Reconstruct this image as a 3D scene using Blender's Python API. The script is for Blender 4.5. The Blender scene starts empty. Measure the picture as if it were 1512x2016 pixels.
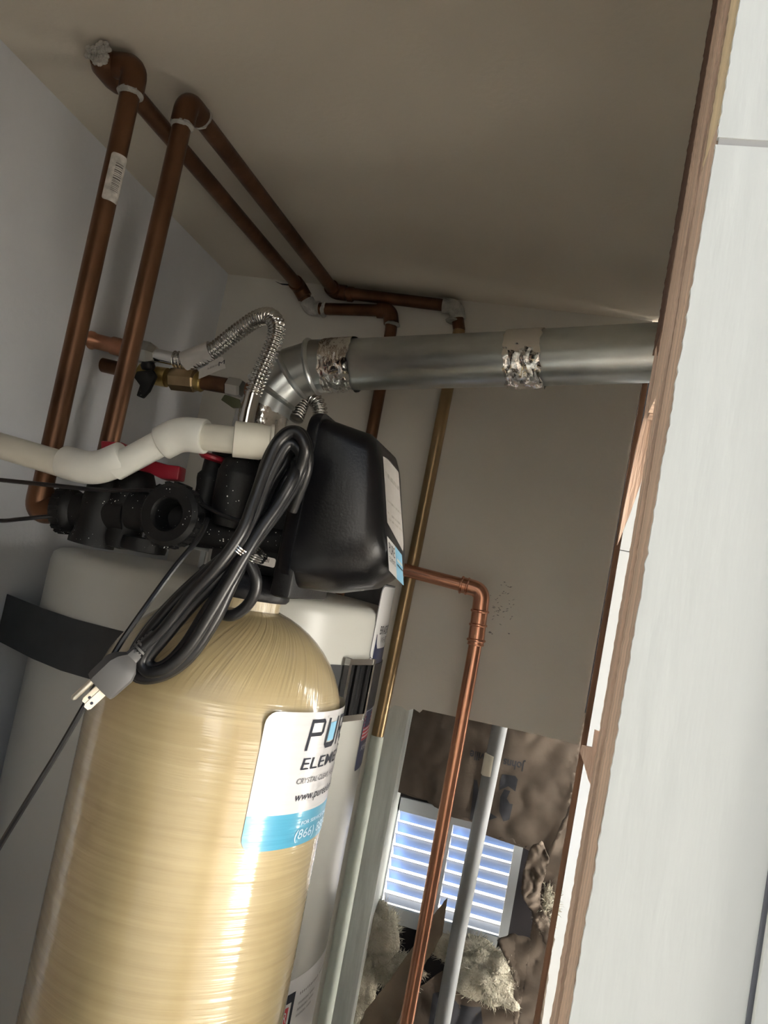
import bpy, bmesh, math, random
from mathutils import Vector, Matrix, noise
random.seed(7)
S = bpy.context.scene
COL = S.collection

# ---------------------------------------------------------------- camera, sky, sun, exposure
cam_d = bpy.data.cameras.new('camera'); cam = bpy.data.objects.new('camera', cam_d); COL.objects.link(cam)
PITCH, ROLL, YAW, FPX = .0783, .1921, -.2272, 1560.0
f = Vector((math.sin(YAW)*math.cos(PITCH), math.cos(YAW)*math.cos(PITCH), math.sin(PITCH)))
r0 = Vector((math.cos(YAW), -math.sin(YAW), 0)); u0 = r0.cross(f)
rt = math.cos(ROLL)*r0 + math.sin(ROLL)*u0; up = -math.sin(ROLL)*r0 + math.cos(ROLL)*u0
m3 = Matrix((rt, up, -f)).transposed()
cam.matrix_world = Matrix.Translation((0, 0, 1.45)) @ m3.to_4x4()
cam_d.sensor_fit = 'VERTICAL'; cam_d.sensor_height = 32.0; cam_d.lens = 32.0*FPX/2016.0
cam_d.clip_start = .02
S.camera = cam

w = bpy.data.worlds.new('sky'); S.world = w; w.use_nodes = True
nt = w.node_tree; bg = nt.nodes['Background']
sky = nt.nodes.new('ShaderNodeTexSky'); sky.sky_type = 'NISHITA'; sky.sun_disc = False
sky.sun_elevation = math.radians(50); sky.sun_rotation = math.radians(-80); sky.air_density = 1.2; sky.dust_density = 2.0
nt.links.new(sky.outputs[0], bg.inputs[0]); bg.inputs[1].default_value = .15

sun_d = bpy.data.lights.new('sun', 'SUN'); sun_d.energy = 95.0; sun_d.angle = .01; sun_d.color = (1, .97, .92)
sun = bpy.data.objects.new('sun', sun_d); COL.objects.link(sun)
sun.rotation_euler = Vector((-1, .40, 1.0)).to_track_quat('Z', 'Y').to_euler()

S.view_settings.view_transform = 'Standard'; S.view_settings.look = 'None'
S.view_settings.gamma = 1; S.view_settings.use_curve_mapping = False
S.view_settings.exposure = 0.1
S.cycles.max_bounces = 10; S.cycles.diffuse_bounces = 6; S.cycles.glossy_bounces = 5

# ---------------------------------------------------------------- materials
def mat(name, col, rough=.6, metal=0., var=.0, vscale=8., bump=0., bscale=60., stretch=(1, 1, 1), coat=0., col2=None, spec=.5, distort=0.):
    m = bpy.data.materials.new(name); m.use_nodes = True
    t = m.node_tree; b = t.nodes['Principled BSDF']
    b.inputs['Base Color'].default_value = (*col, 1); b.inputs['Roughness'].default_value = rough
    b.inputs['Metallic'].default_value = metal; b.inputs['Coat Weight'].default_value = coat
    b.inputs['Coat Roughness'].default_value = .08; b.inputs['Specular IOR Level'].default_value = spec
    if var or bump:
        tc = t.nodes.new('ShaderNodeTexCoord'); mp = t.nodes.new('ShaderNodeMapping')
        mp.inputs['Scale'].default_value = stretch
        t.links.new(tc.outputs['Object'], mp.inputs[0])
    if var:
        n = t.nodes.new('ShaderNodeTexNoise'); n.inputs['Scale'].default_value = vscale; n.inputs['Detail'].default_value = 5
        n.inputs['Distortion'].default_value = distort
        t.links.new(mp.outputs[0], n.inputs[0])
        r = t.nodes.new('ShaderNodeValToRGB')
        c2 = col2 or tuple(c*(1-var) for c in col)
        r.color_ramp.elements[0].position = .33; r.color_ramp.elements[1].position = .67
        r.color_ramp.elements[0].color = (*c2, 1)
        r.color_ramp.elements[1].color = (*tuple(min(1, c*(1+var*.4)) for c in col), 1)
        t.links.new(n.outputs[0], r.inputs[0]); t.links.new(r.outputs[0], b.inputs['Base Color'])
    if bump:
        n2 = t.nodes.new('ShaderNodeTexNoise'); n2.inputs['Scale'].default_value = bscale; n2.inputs['Detail'].default_value = 4
        t.links.new(mp.outputs[0], n2.inputs[0])
        bp = t.nodes.new('ShaderNodeBump'); bp.inputs['Strength'].default_value = bump; bp.inputs['Distance'].default_value = .004
        t.links.new(n2.outputs[0], bp.inputs['Height']); t.links.new(bp.outputs[0], b.inputs['Normal'])
        if coat: t.links.new(bp.outputs[0], b.inputs['Coat Normal'])
    return m

M = {}
M['ceil'] = mat('ceiling_paint', (.60, .555, .475), .75, var=.06, vscale=2.5, bump=.12, bscale=140)
M['wall'] = mat('sky_tinted_wall_paint', (.61, .625, .66), .6, var=.10, vscale=5, bump=.15, bscale=90)  # bluish skylight is put into the left wall colour
M['back'] = mat('back_wall_paint', (.64, .62, .575), .6, var=.06, vscale=4, bump=.10, bscale=120)
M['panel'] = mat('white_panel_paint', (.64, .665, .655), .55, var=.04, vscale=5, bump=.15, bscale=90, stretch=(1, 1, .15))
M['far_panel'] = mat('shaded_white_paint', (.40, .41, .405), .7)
M['joint_shadow'] = mat('panel_joint_shadow', (.40, .40, .40), .8)  # grey paints the shadow line of the panel seam
M['groove'] = mat('panel_groove', (.16, .17, .20), .8, var=.2)
M['sawn'] = mat('sawn_edge', (.68, .51, .40), .85, var=.3, vscale=60, bump=.7, bscale=160, stretch=(1, 3, .12))
M['sawn2'] = mat('sawn_edge_dark', (.52, .37, .28), .85, var=.4, vscale=60, bump=.7, bscale=160, stretch=(1, 3, .12))
M['pine'] = mat('pale_pine', (.74, .60, .40), .75, var=.25, vscale=40, bump=.4, bscale=120, stretch=(1, 2, .1))
M['dark_wood'] = mat('dark_wood', (.15, .085, .06), .85, var=.4, vscale=40, stretch=(1, 2, .1), bump=.3)
M['batten'] = mat('edge_batten', (.45, .26, .17), .8, var=.4, vscale=50, stretch=(1, 1, .1), bump=.5)
M['stud'] = mat('painted_stud', (.52, .55, .53), .8, var=.25, vscale=30, stretch=(1, 1, .12), bump=.5, bscale=120)
M['absorber_ply'] = mat('absorber_ply', (.17, .12, .085), .85, var=.3, vscale=20, stretch=(1, 1, .1))
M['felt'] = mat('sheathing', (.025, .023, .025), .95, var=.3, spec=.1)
M['stucco'] = mat('stucco', (.84, .83, .80), .9, var=.05)
M['pale_conc'] = mat('pale_concrete', (.62, .58, .52), .9, var=.1)
M['grey_stucco'] = mat('grey_stucco', (.36, .35, .33), .9, var=.1)
M['light_block'] = mat('dark_blocker', (.16, .15, .13), .9, var=.2)
M['conc'] = mat('concrete', (.13, .12, .105), .9, var=.2, vscale=3)
M['copper_old'] = mat('tarnished_copper', (.17, .085, .046), .42, .8, var=.45, vscale=22, stretch=(1, 1, .5), bump=.12, bscale=80)
M['copper_mid'] = mat('dull_copper', (.42, .20, .12), .36, .85, var=.4, vscale=30)
M['copper'] = mat('bright_copper', (.72, .36, .24), .27, 1., var=.15, vscale=25, stretch=(1, 1, .3))
M['brass_pipe'] = mat('bronzed_pipe', (.33, .235, .13), .34, .9, var=.5, vscale=16, stretch=(1, 1, .3))
M['brass'] = mat('brass', (.48, .34, .12), .3, .95, var=.4, vscale=60)
M['flux'] = mat('dried_flux', (.45, .44, .41), .9, var=.3, vscale=60, bump=.8, bscale=220)
M['pipe_paint'] = mat('overpainted_pipe', (.52, .57, .52), .7, var=.12, vscale=20)
M['conduit'] = mat('grey_pipe', (.27, .285, .30), .65, var=.5, vscale=9, stretch=(1, 1, .5))
M['galv'] = mat('galvanised_steel', (.62, .65, .65), .33, 1., var=.35, vscale=14, stretch=(.5, 1, 1), bump=.06, bscale=30)
M['foil'] = mat('foil_tape', (.90, .89, .87), .16, 1., bump=.5, bscale=60)
M['chrome'] = mat('stainless', (.66, .65, .63), .14, 1.)
M['prong'] = mat('prong_metal', (.78, .74, .64), .32, .8, var=.1)
M['nut'] = mat('dull_nickel', (.50, .49, .46), .38, 1., var=.15)
M['pvc'] = mat('white_plastic_pipe', (.76, .76, .70), .38, var=.08, vscale=20)
M['pvc_old'] = mat('cream_plastic_pipe', (.70, .675, .58), .45, var=.1, vscale=20)
M['blk'] = mat('black_plastic', (.006, .006, .007), .45, var=.35, vscale=30, bump=.12, bscale=260, spec=.3)
def specks(m, dens=270., size=.095, col=(.75, .74, .70)):
    t = m.node_tree; b = t.nodes['Principled BSDF']
    tc = t.nodes.new('ShaderNodeTexCoord'); v = t.nodes.new('ShaderNodeTexVoronoi'); v.inputs['Scale'].default_value = dens
    n = t.nodes.new('ShaderNodeTexNoise'); n.inputs['Scale'].default_value = 45
    t.links.new(tc.outputs['Object'], v.inputs[0]); t.links.new(tc.outputs['Object'], n.inputs[0])
    r = t.nodes.new('ShaderNodeMapRange'); r.inputs[1].default_value = .45; r.inputs[2].default_value = .8
    r.inputs[3].default_value = 0; r.inputs[4].default_value = size*3
    t.links.new(n.outputs[0], r.inputs[0])
    c = t.nodes.new('ShaderNodeMath'); c.operation = 'LESS_THAN'
    t.links.new(v.outputs['Distance'], c.inputs[0]); t.links.new(r.outputs[0], c.inputs[1])
    mx = t.nodes.new('ShaderNodeMix'); mx.data_type = 'RGBA'
    t.links.new(c.outputs[0], mx.inputs[0])
    src = b.inputs['Base Color'].links[0].from_socket
    t.links.new(src, mx.inputs[6]); mx.inputs[7].default_value = (*col, 1)
    t.links.new(mx.outputs[2], b.inputs['Base Color'])
M['blk_dust'] = mat('dusty_black_plastic', (.009, .009, .009), .55, var=.4, vscale=30, bump=.1, bscale=220, spec=.3); specks(M['blk_dust'])
M['cover'] = mat('black_cover', (.005, .005, .0065), .30, spec=.4, var=.35, vscale=12, bump=.06, bscale=400)
M['cord'] = mat('black_rubber_cord', (.010, .010, .011), .34, var=.2, spec=.5)
M['grey_plug'] = mat('grey_rubber', (.075, .073, .072), .5, var=.15)
M['red'] = mat('red_plastic', (.35, .012, .03), .4, var=.2, vscale=30)
M['heater'] = mat('heater_enamel', (.48, .48, .445), .3, var=.02, vscale=4)
M['white'] = mat('white_print', (.78, .78, .79), .4)
M['label'] = mat('glossy_label', (.66, .655, .67), .3, var=.03, bump=.12, bscale=8, stretch=(1, 1, 26), coat=.6)
M['label_blue'] = mat('glossy_blue_label', (.08, .36, .54), .3, var=.03, bump=.12, bscale=8, stretch=(1, 1, 26), coat=.6)
M['ink'] = mat('black_ink', (.02, .022, .035), .55, spec=.2)
M['grey_ink'] = mat('grey_ink', (.20, .20, .21), .6, spec=.2)
M['pale_ink'] = mat('pale_ink', (.62, .80, .90), .4)
M['navy'] = mat('navy_ink', (.03, .04, .10), .4)
M['skyblue'] = mat('sky_blue_print', (.25, .56, .80), .4)
M['redink'] = mat('red_ink', (.62, .03, .05), .4)
M['sticker'] = mat('grey_sticker', (.50, .48, .46), .5, var=.06, vscale=90)
M['old_sticker'] = mat('worn_sticker', (.48, .46, .43), .7, var=.35, vscale=120)
M['faded_ink'] = mat('faded_ink', (.12, .11, .10), .7, var=.4, vscale=200)
M['strap'] = mat('black_strap', (.022, .024, .026), .55, var=.2, vscale=40)
M['kraft'] = mat('kraft_paper', (.125, .100, .080), .9, var=.3, vscale=14, bump=.35, bscale=40, spec=.2)
M['kraft_pale'] = mat('pale_kraft_paper', (.24, .195, .145), .9, var=.25, vscale=14, bump=.3, bscale=40, spec=.2)
M['kraft_ink'] = mat('kraft_ink', (.035, .036, .045), .75, var=.3, vscale=40)
M['fluff'] = mat('glass_wool', (.52, .49, .40), 1., var=.25, vscale=30, bump=1., bscale=330, spec=.05)
M['slat'] = mat('sky_tinted_slat', (.15, .235, .40), .4, .2)  # blue of the reflected sky is put into the metal colour
M['vent'] = mat('vent_metal', (.50, .54, .58), .45, .5, var=.1)

def tank_mat():
    m = bpy.data.materials.new('wound_fibreglass'); m.use_nodes = True
    t = m.node_tree; b = t.nodes['Principled BSDF']; N = t.nodes.new; L = t.links.new
    b.inputs['Roughness'].default_value = .35; b.inputs['Coat Weight'].default_value = 1.; b.inputs['Coat Roughness'].default_value = .06; b.inputs['Coat IOR'].default_value = 1.62
    tc = N('ShaderNodeTexCoord'); sp = N('ShaderNodeSeparateXYZ'); L(tc.outputs['Object'], sp.inputs[0])
    def mth(op, a, bb):
        k = N('ShaderNodeMath'); k.operation = op
        for i, x in enumerate((a, bb)):
            if isinstance(x, (int, float)): k.inputs[i].default_value = x
            else: L(x, k.inputs[i])
        return k.outputs[0]
    ang = mth('ARCTAN2', sp.outputs[1], sp.outputs[0])
    rad = mth('SQRT', mth('ADD', mth('MULTIPLY', sp.outputs[0], sp.outputs[0]), mth('MULTIPLY', sp.outputs[1], sp.outputs[1])), 0)
    # wound hoops on the barrel: nearly level ridges
    cb = N('ShaderNodeCombineXYZ'); L(mth('MULTIPLY', ang, .55), cb.inputs[0]); L(mth('MULTIPLY', sp.outputs[2], 150), cb.inputs[1])
    n1 = N('ShaderNodeTexNoise'); n1.inputs['Scale'].default_value = 1.; n1.inputs['Detail'].default_value = 3; L(cb.outputs[0], n1.inputs[0])
    # helical strands over the dome
    cb2 = N('ShaderNodeCombineXYZ'); L(mth('ADD', mth('MULTIPLY', ang, 30), mth('MULTIPLY', rad, 240)), cb2.inputs[0]); L(mth('MULTIPLY', rad, 8), cb2.inputs[1])
    n2 = N('ShaderNodeTexNoise'); n2.inputs['Scale'].default_value = 1.; n2.inputs['Detail'].default_value = 3; L(cb2.outputs[0], n2.inputs[0])
    sel = N('ShaderNodeMapRange'); sel.inputs[1].default_value = 1.315; sel.inputs[2].default_value = 1.335; L(sp.outputs[2], sel.inputs[0])
    mx = N('ShaderNodeMix'); L(sel.outputs[0], mx.inputs[0]); L(n1.outputs[0], mx.inputs[2]); L(n2.outputs[0], mx.inputs[3])
    bp = N('ShaderNodeBump'); bp.inputs['Strength'].default_value = .28; bp.inputs['Distance'].default_value = .003
    L(mx.outputs[0], bp.inputs['Height']); L(bp.outputs[0], b.inputs['Normal']); L(bp.outputs[0], b.inputs['Coat Normal'])
    n3 = N('ShaderNodeTexNoise'); n3.inputs['Scale'].default_value = 14; n3.inputs['Detail'].default_value = 5; L(tc.outputs['Object'], n3.inputs[0])
    ad = mth('ADD', mth('MULTIPLY', mx.outputs[0], .5), mth('MULTIPLY', n3.outputs[0], .5))
    r = N('ShaderNodeValToRGB'); r.color_ramp.elements[0].position = .3; r.color_ramp.elements[1].position = .7
    r.color_ramp.elements[0].color = (.365, .28, .145, 1); r.color_ramp.elements[1].color = (.50, .405, .225, 1)
    L(ad, r.inputs[0])
    st = N('ShaderNodeMapRange'); st.inputs[1].default_value = .52; st.inputs[2].default_value = .68; st.inputs[4].default_value = .55; L(n2.outputs[0], st.inputs[0])
    dk = N('ShaderNodeMix'); dk.data_type = 'RGBA'; L(mth('MULTIPLY', st.outputs[0], sel.outputs[0]), dk.inputs[0]); L(r.outputs[0], dk.inputs[6]); dk.inputs[7].default_value = (.20, .15, .08, 1)
    L(dk.outputs[2], b.inputs['Base Color'])
    return m
M['tank'] = tank_mat()

# ---------------------------------------------------------------- builders
class MB:
    """collects vertices and faces of one mesh"""
    def __init__(s): s.v = []; s.f = []
    def add(s, v, fc):
        o = len(s.v); s.v += [Vector(p) for p in v]; s.f += [tuple(i+o for i in q) for q in fc]; return s
    def box(s, x0, x1, y0, y1, z0, z1):
        v = [(x, y, z) for x in (x0, x1) for y in (y0, y1) for z in (z0, z1)]
        return s.add(v, [(0, 1, 3, 2), (4, 6, 7, 5), (0, 4, 5, 1), (2, 3, 7, 6), (0, 2, 6, 4), (1, 5, 7, 3)])
    def tube(s, pts, r, n=12, cap=True):
        P = [Vector(p) for p in pts]; K = len(P)
        R = r if isinstance(r, (list, tuple)) else [r]*K
        T = [(P[min(i+1, K-1)]-P[max(i-1, 0)]).normalized() for i in range(K)]
        a = Vector((0, 0, 1)) if abs(T[0].z) < .9 else Vector((1, 0, 0))
        U = (a - T[0]*a.dot(T[0])).normalized()
        v = []; fc = []
        for i in range(K):
            U = (U - T[i]*U.dot(T[i])).normalized(); W = T[i].cross(U)
            for k in range(n):
                t = 2*math.pi*k/n; v.append(P[i] + (U*math.cos(t) + W*math.sin(t))*R[i])
        for i in range(K-1):
            for k in range(n):
                k2 = (k+1) % n; fc.append((i*n+k, i*n+k2, (i+1)*n+k2, (i+1)*n+k))
        if cap: fc.append(tuple(range(n-1, -1, -1))); fc.append(tuple((K-1)*n+k for k in range(n)))
        return s.add(v, fc)
    def lathe(s, prof, o, ax=(0, 0, 1), n=32):
        """prof: (radius, height along ax); closed at ends where radius is 0"""
        ax = Vector(ax).normalized(); o = Vector(o)
        a = Vector((1, 0, 0)) if abs(ax.x) < .9 else Vector((0, 1, 0))
        U = (a - ax*a.dot(ax)).normalized(); W = ax.cross(U)
        v = [o + ax*h + (U*math.cos(2*math.pi*k/n) + W*math.sin(2*math.pi*k/n))*max(r, 1e-5) for r, h in prof for k in range(n)]
        K = len(prof)
        fc = [(i*n+k, i*n+(k+1) % n, (i+1)*n+(k+1) % n, (i+1)*n+k) for i in range(K-1) for k in range(n)]
        fc.append(tuple(range(n-1, -1, -1))); fc.append(tuple((K-1)*n+k for k in range(n)))
        return s.add(v, fc)
    def prism(s, poly, fn, d):
        """poly 2D, fn(u, v, w) -> 3D, from w=0 to w=d"""
        n = len(poly); v = [fn(a, b, 0) for a, b in poly] + [fn(a, b, d) for a, b in poly]
        return s.add(v, [tuple(range(n)), tuple(range(2*n-1, n-1, -1))] + [(i, (i+1) % n + 0, (i+1) % n + n, i+n)[::-1] for i in range(n)])
    def build(s, name, m, parent=None, angle=40, bevel=0., seg=2):
        me = bpy.data.meshes.new(name)
        base = parent_loc(parent)
        me.from_pydata([p-base for p in s.v], [], s.f)
        bm = bmesh.new(); bm.from_mesh(me)
        bmesh.ops.remove_doubles(bm, verts=bm.verts, dist=1e-6)
        bmesh.ops.recalc_face_normals(bm, faces=bm.faces)
        if bevel:
            es = [e for e in bm.edges if len(e.link_faces) == 2 and e.calc_face_angle() > math.radians(30)]
            bmesh.ops.bevel(bm, geom=es, offset=bevel, segments=seg, affect='EDGES', profile=.5, clamp_overlap=True)
        bm.to_mesh(me); bm.free()
        for p in me.polygons: p.use_smooth = True
        me.set_sharp_from_angle(angle=math.radians(angle))
        me.materials.append(m)
        o = bpy.data.objects.new(name, me); COL.objects.link(o)
        if parent is not None: o.parent = parent
        return o
def parent_loc(p):
    b = Vector((0, 0, 0))
    while p is not None: b = b + Vector(p.location); p = p.parent
    return b
def thing(name, loc, label, cat, group=None):
    o = bpy.data.objects.new(name, None); COL.objects.link(o); o.location = loc; o.empty_display_size = .02
    o['label'] = label; o['category'] = cat
    if group: o['group'] = group
    return o
def struct(o): o['kind'] = 'structure'; return o
def bezel(pts, rad=.02, k=6):
    """polyline with rounded corners"""
    P = [Vector(p) for p in pts]; out = [P[0]]
    for i in range(1, len(P)-1):
        a = P[i-1]-P[i]; b = P[i+1]-P[i]
        r = min(rad, a.length*.49, b.length*.49)
        A = P[i]+a.normalized()*r; B = P[i]+b.normalized()*r
        for j in range(k+1):
            t = j/k; out.append(A*(1-t)**2 + P[i]*2*t*(1-t) + B*t*t)
    out.append(P[-1]); return out
def spline(pts, n=8):
    P = [Vector(p) for p in pts]; P = [P[0]*2-P[1]] + P + [P[-1]*2-P[-2]]; out = []
    for i in range(1, len(P)-2):
        for j in range(n):
            t = j/n; a, b, c, d = P[i-1], P[i], P[i+1], P[i+2]
            out.append(.5*((2*b) + (c-a)*t + (2*a-5*b+4*c-d)*t*t + (3*b-a-3*c+d)*t**3))
    out.append(P[-2]); return out
def resample(P, step):
    out = [P[0]]; acc = 0.
    for a, b in zip(P, P[1:]):
        L = (b-a).length; t = step-acc
        while t <= L and L > 0: out.append(a+(b-a)*(t/L)); t += step
        acc = (acc+L) % step if L else acc
    return out
def wobble(p, s, a): return Vector((noise.noise(p*s), noise.noise(p*s+Vector((9, 0, 0))), noise.noise(p*s+Vector((0, 17, 0)))))*a

def text2d(s, height, shear=0., width=None, bold=0.):
    cu = bpy.data.curves.new('lettering', 'FONT'); cu.body = s; cu.size = 1.; cu.shear = shear; cu.resolution_u = 4; cu.offset = bold
    o = bpy.data.objects.new('lettering', cu); COL.objects.link(o)
    dg = bpy.context.evaluated_depsgraph_get(); me = bpy.data.meshes.new_from_object(o.evaluated_get(dg))
    bpy.data.objects.remove(o); bpy.data.curves.remove(cu)
    k = height/.70
    V = [(v.co.x*k, v.co.y*k) for v in me.vertices]; F = [tuple(p.vertices) for p in me.polygons]
    bpy.data.meshes.remove(me)
    x0 = min(v[0] for v in V); x1 = max(v[0] for v in V)
    q = (width/(x1-x0)) if width else 1.
    return [((v[0]-x0)*q, v[1]) for v in V], F, (x1-x0)*q
def decal(name, V, F, fn, m, parent, maxlen=.006):
    """flat print laid on a surface through fn(u, v)"""
    bm = bmesh.new(); vs = [bm.verts.new((a, b, 0)) for a, b in V]
    for q in F:
        try: bm.faces.new([vs[i] for i in q])
        except ValueError: pass
    bmesh.ops.triangulate(bm, faces=bm.faces)
    for _ in range(6):
        es = [e for e in bm.edges if e.calc_length() > maxlen]
        if not es: break
        bmesh.ops.subdivide_edges(bm, edges=es, cuts=1); bmesh.ops.triangulate(bm, faces=[g for g in bm.faces if len(g.verts) > 3])
    bm.verts.ensure_lookup_table()
    mb = MB(); mb.v = [Vector(fn(v.co.x, v.co.y)) for v in bm.verts]
    for i, v in enumerate(bm.verts): v.index = i
    mb.f = [tuple(v.index for v in g.verts) for g in bm.faces]; bm.free()
    return mb.build(name, m, parent)
def rrect(w_, h, r, k=4):
    out = []
    for cx, cy, a0 in ((w_-r, h-r, 0), (r, h-r, 90), (r, r, 180), (w_-r, r, 270)):
        for j in range(k+1):
            t = math.radians(a0+90*j/k); out.append((cx+r*math.cos(t), cy+r*math.sin(t)))
    return out
def on_cyl(cx, cy, R, phi0, z0):
    def fn(u, v):
        a = math.radians(phi0)+u/R
        return (cx+R*math.sin(a), cy-R*math.cos(a), z0+v)
    return fn
def rail(name, pts, r, m, parent, rad=.02, n=14):
    return MB().tube(bezel(pts, rad), r, n).build(name, m, parent)
def ring(name, p, ax, r, L, m, parent, n=24):
    """a short collar round a pipe at p"""
    e = min(r*.12, L*.3)
    return MB().lathe([(r*.8, -L/2), (r-e, -L/2), (r, -L/2+e), (r, L/2-e), (r-e, L/2), (r*.8, L/2)], p, ax, n).build(name, m, parent)

# ---------------------------------------------------------------- the setting
XL, YB, ZC = -.725, 1.40, 1.973
struct(MB().box(-6, 6, -6, 6, -.05, 0).build('floor', M['conc']))
struct(MB().box(XL-.02, .16, .30, 1.60, ZC, ZC+.03).build('ceiling', M['ceil']))
struct(MB().box(XL-.02, XL, .28, YB+.12, 0, ZC).build('wall_left', M['wall']))
# back wall sheet: full height at the left, hacked off above the louvred vent at the right
rag = [(0.0811, 1.4000, 1.2351), (0.0133, 1.4000, 1.2355), (-0.0559, 1.4000, 1.2351), (-0.1265, 1.4000, 1.2338), (-0.1716, 1.4000, 1.2333), (-0.1880, 1.4000, 1.2332), (-0.1923, 1.4000, 1.2269), (-0.2031, 1.4000, 1.2307), (-0.2158, 1.4000, 1.2251), (-0.2260, 1.4000, 1.2300), (-0.2390, 1.4000, 1.2298)]
poly = [(XL, 0), (-.262, 0), (-.262, 1.2)] + [(p[0], p[2]) for p in rag[::-1]] + [(.083, ZC), (XL, ZC)]
struct(MB().prism(poly, lambda a, b, d: (a, YB+d, b), .0125).build('wall_back', M['back']))
# unseen right wall: sheets with gaps placed to cast highlights on tank and heater
o = MB()
o.box(.118, .130, .42, .64, 1.42, ZC).box(.118, .130, .42, .64, 0, .80).box(.118, .130, .64, .895, 0, ZC).box(.118, .130, .965, 1.39, 0, ZC).box(.118, .130, .895, .965, 0, 1.10).box(.118, .130, .895, .965, 1.54, ZC)
struct(o.build('wall_right', M['back']))
# outer wall skin behind the back wall, with the vent opening in it
VX0, VX1, VZ0, VZ1 = -.216, .012, .855, 1.034
o = MB()
o.box(XL, VX0, 1.50, 1.512, 0, 1.97).box(VX1, .10, 1.50, 1.512, 0, 1.97).box(VX0, VX1, 1.50, 1.512, VZ1, 1.97).box(VX0, VX1, 1.50, 1.512, 0, VZ0)
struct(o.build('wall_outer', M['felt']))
# unseen stucco wall, added to bounce sunlight in through the right wall gaps
struct(MB().box(3.5, 3.7, -.7, 6, 0, 3.4).build('wall_bounce', M['stucco']))
struct(MB().box(-6, -.5, -3.6, .27, 2.35, 2.42).build('roof_blocker', M['panel']))  # unseen slab added to keep the ground before the closet in shadow
struct(MB().box(-6, .7, -3.6, -3.5, 0, 2.6).box(1.95, 3.7, -3.6, -3.5, 0, 2.3).build('wall_blocker', M['light_block'])); struct(MB().box(.7, 1.95, -3.6, -3.5, 0, 2.6).build('wall_reflector', M['grey_stucco']))  # unseen dark blocker and grey reflector, added to steer the front light
struct(MB().box(.5, 3.5, -.6, 5, 0, .02).build('bounce_slab', M['pale_conc']))  # unseen bright slab added to bounce sun up through the gaps
# unseen front wall: left part, sill and header added to limit front light
struct(MB().box(-.72, -.385, .291, .30, 0, ZC).build('absorber_lining', M['felt']))  # unseen dark lining added to soak up bounced light
struct(MB().box(XL, XL+.004, .30, .655, 0, ZC).build('shade_board_1', M['absorber_ply']))  # unseen dark board added to cut bounce off the left wall
struct(MB().box(-2.5, -.38, .27, .29, 0, 2.3).box(-.38, .03, .30, .32, 0, 1.18).box(-.38, .03, .30, .32, 1.78, 2.3).build('wall_front_blocker', M['panel']))
# white panel wall outside, seen through the slot at the right end of the back wall
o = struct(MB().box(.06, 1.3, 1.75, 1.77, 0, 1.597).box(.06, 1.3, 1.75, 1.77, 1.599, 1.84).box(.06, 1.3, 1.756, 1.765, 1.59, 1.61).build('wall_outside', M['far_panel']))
struct(MB().box(.06, 1.3, 1.745, 1.775, 1.84, 2.5).build('shade_board_2', M['felt']))  # added dark board, stands in for the dark gap below the flue

# front wall at the right: white sheathing with a sawn edge, pine and brown framing behind it
def jag(zs, x, amp, s): return [(x + amp*.5*noise.noise(Vector((s, z*60, 0))) + amp*noise.noise(Vector((s+5, z*310, 0))), z) for z in zs]
zs = [i*.002 for i in range(int(1.968/.002))]
SEAM = 1.634
def sheet_front(name, z0, z1, parent):
    e = jag([z for z in zs if z0 <= z < z1]+[z1], .0297, .0007, 3)
    pl = e + [(.14, z1), (.14, z0)]
    return MB().prism(pl, lambda a, b, d: (a, .30+d, b), .0025).build(name, M['panel'], parent)
fw = bpy.data.objects.new('wall_front', None); COL.objects.link(fw); fw['kind'] = 'structure'
sheet_front('panel', 0, SEAM-.001, fw); sheet_front('panel', SEAM+.001, ZC-.002, fw)
def strip(name, y0, y1, x, amp, s, m, z0=0, z1=ZC-.002, wdt=.05):
    pl = jag([z0]+[z for z in zs if z0 < z < z1]+[z1], x, amp, s)
    pl += [(x+wdt, z1), (x+wdt, z0)]
    return MB().prism(pl, lambda a, b, d: (a, y0+d, b), y1-y0).build(name, m, fw, angle=30)
strip('sheathing_edge', .3026, .336, .0293, .0004, 11, M['sawn'], 0, 1.642)
strip('pale_edge', .3026, .336, .0296, .0005, 13, M['pine'], 1.6425)
strip('stud', .337, .351, .0300, .0004, 17, M['sawn2'])
strip('stud', .3515, .3725, .0291, .0004, 19, M['sawn'])
strip('stud', .3735, .407, .0296, .0004, 23, M['sawn'], 1.555)
strip('inner_strip', .4085, .422, .0305, .0004, 29, M['sawn2'], 1.555)
strip('back_strip', .4225, .50, .0330, .0006, 31, M['dark_wood'], 1.615)
MB().box(.0305, .139, .3004, .3024, SEAM-.003, SEAM+.003).build('joint_shadow', M['joint_shadow'], fw)
# siding groove low on the outer panel
MB().box(.0845, .0865, .2995, .3005, 0, SEAM-.02).build('groove', M['groove'], fw)
MB().box(.086, .14, .2965, .3, 0, SEAM-.02).build('siding_board', M['panel'], fw, bevel=.001)

# ---------------------------------------------------------------- wood scraps along the slot
t = thing('wood_shim', (0.0279, 0.4235, 1.5349), 'thin tapering wood sliver wedged behind the sawn panel edge below the flue', 'shim')
pl = [(p[0], p[2]) for p in ((0.0293, 0.4235, 1.5954), (0.0292, 0.4235, 1.5588), (0.0279, 0.4235, 1.5409), (0.0268, 0.4235, 1.5067), (0.0267, 0.4235, 1.4885), (0.0303, 0.4235, 1.5057), (0.0335, 0.4235, 1.5250), (0.0349, 0.4235, 1.5632))]
MB().prism(pl, lambda a, b, d: (a, .4235+d, b), .006).build('sliver', M['sawn'], t)
t = thing('edge_batten', (.083, 1.39, 0), 'brown wooden batten standing at the right end of the back wall', 'batten')
e = jag([z*.006 for z in range(329)], .0835, .0008, 41)
MB().prism(e + [(.0925, 1.968), (.0925, 0)], lambda a, b, d: (a, 1.389+d, b), .010).build('strip', M['batten'], t)
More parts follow.
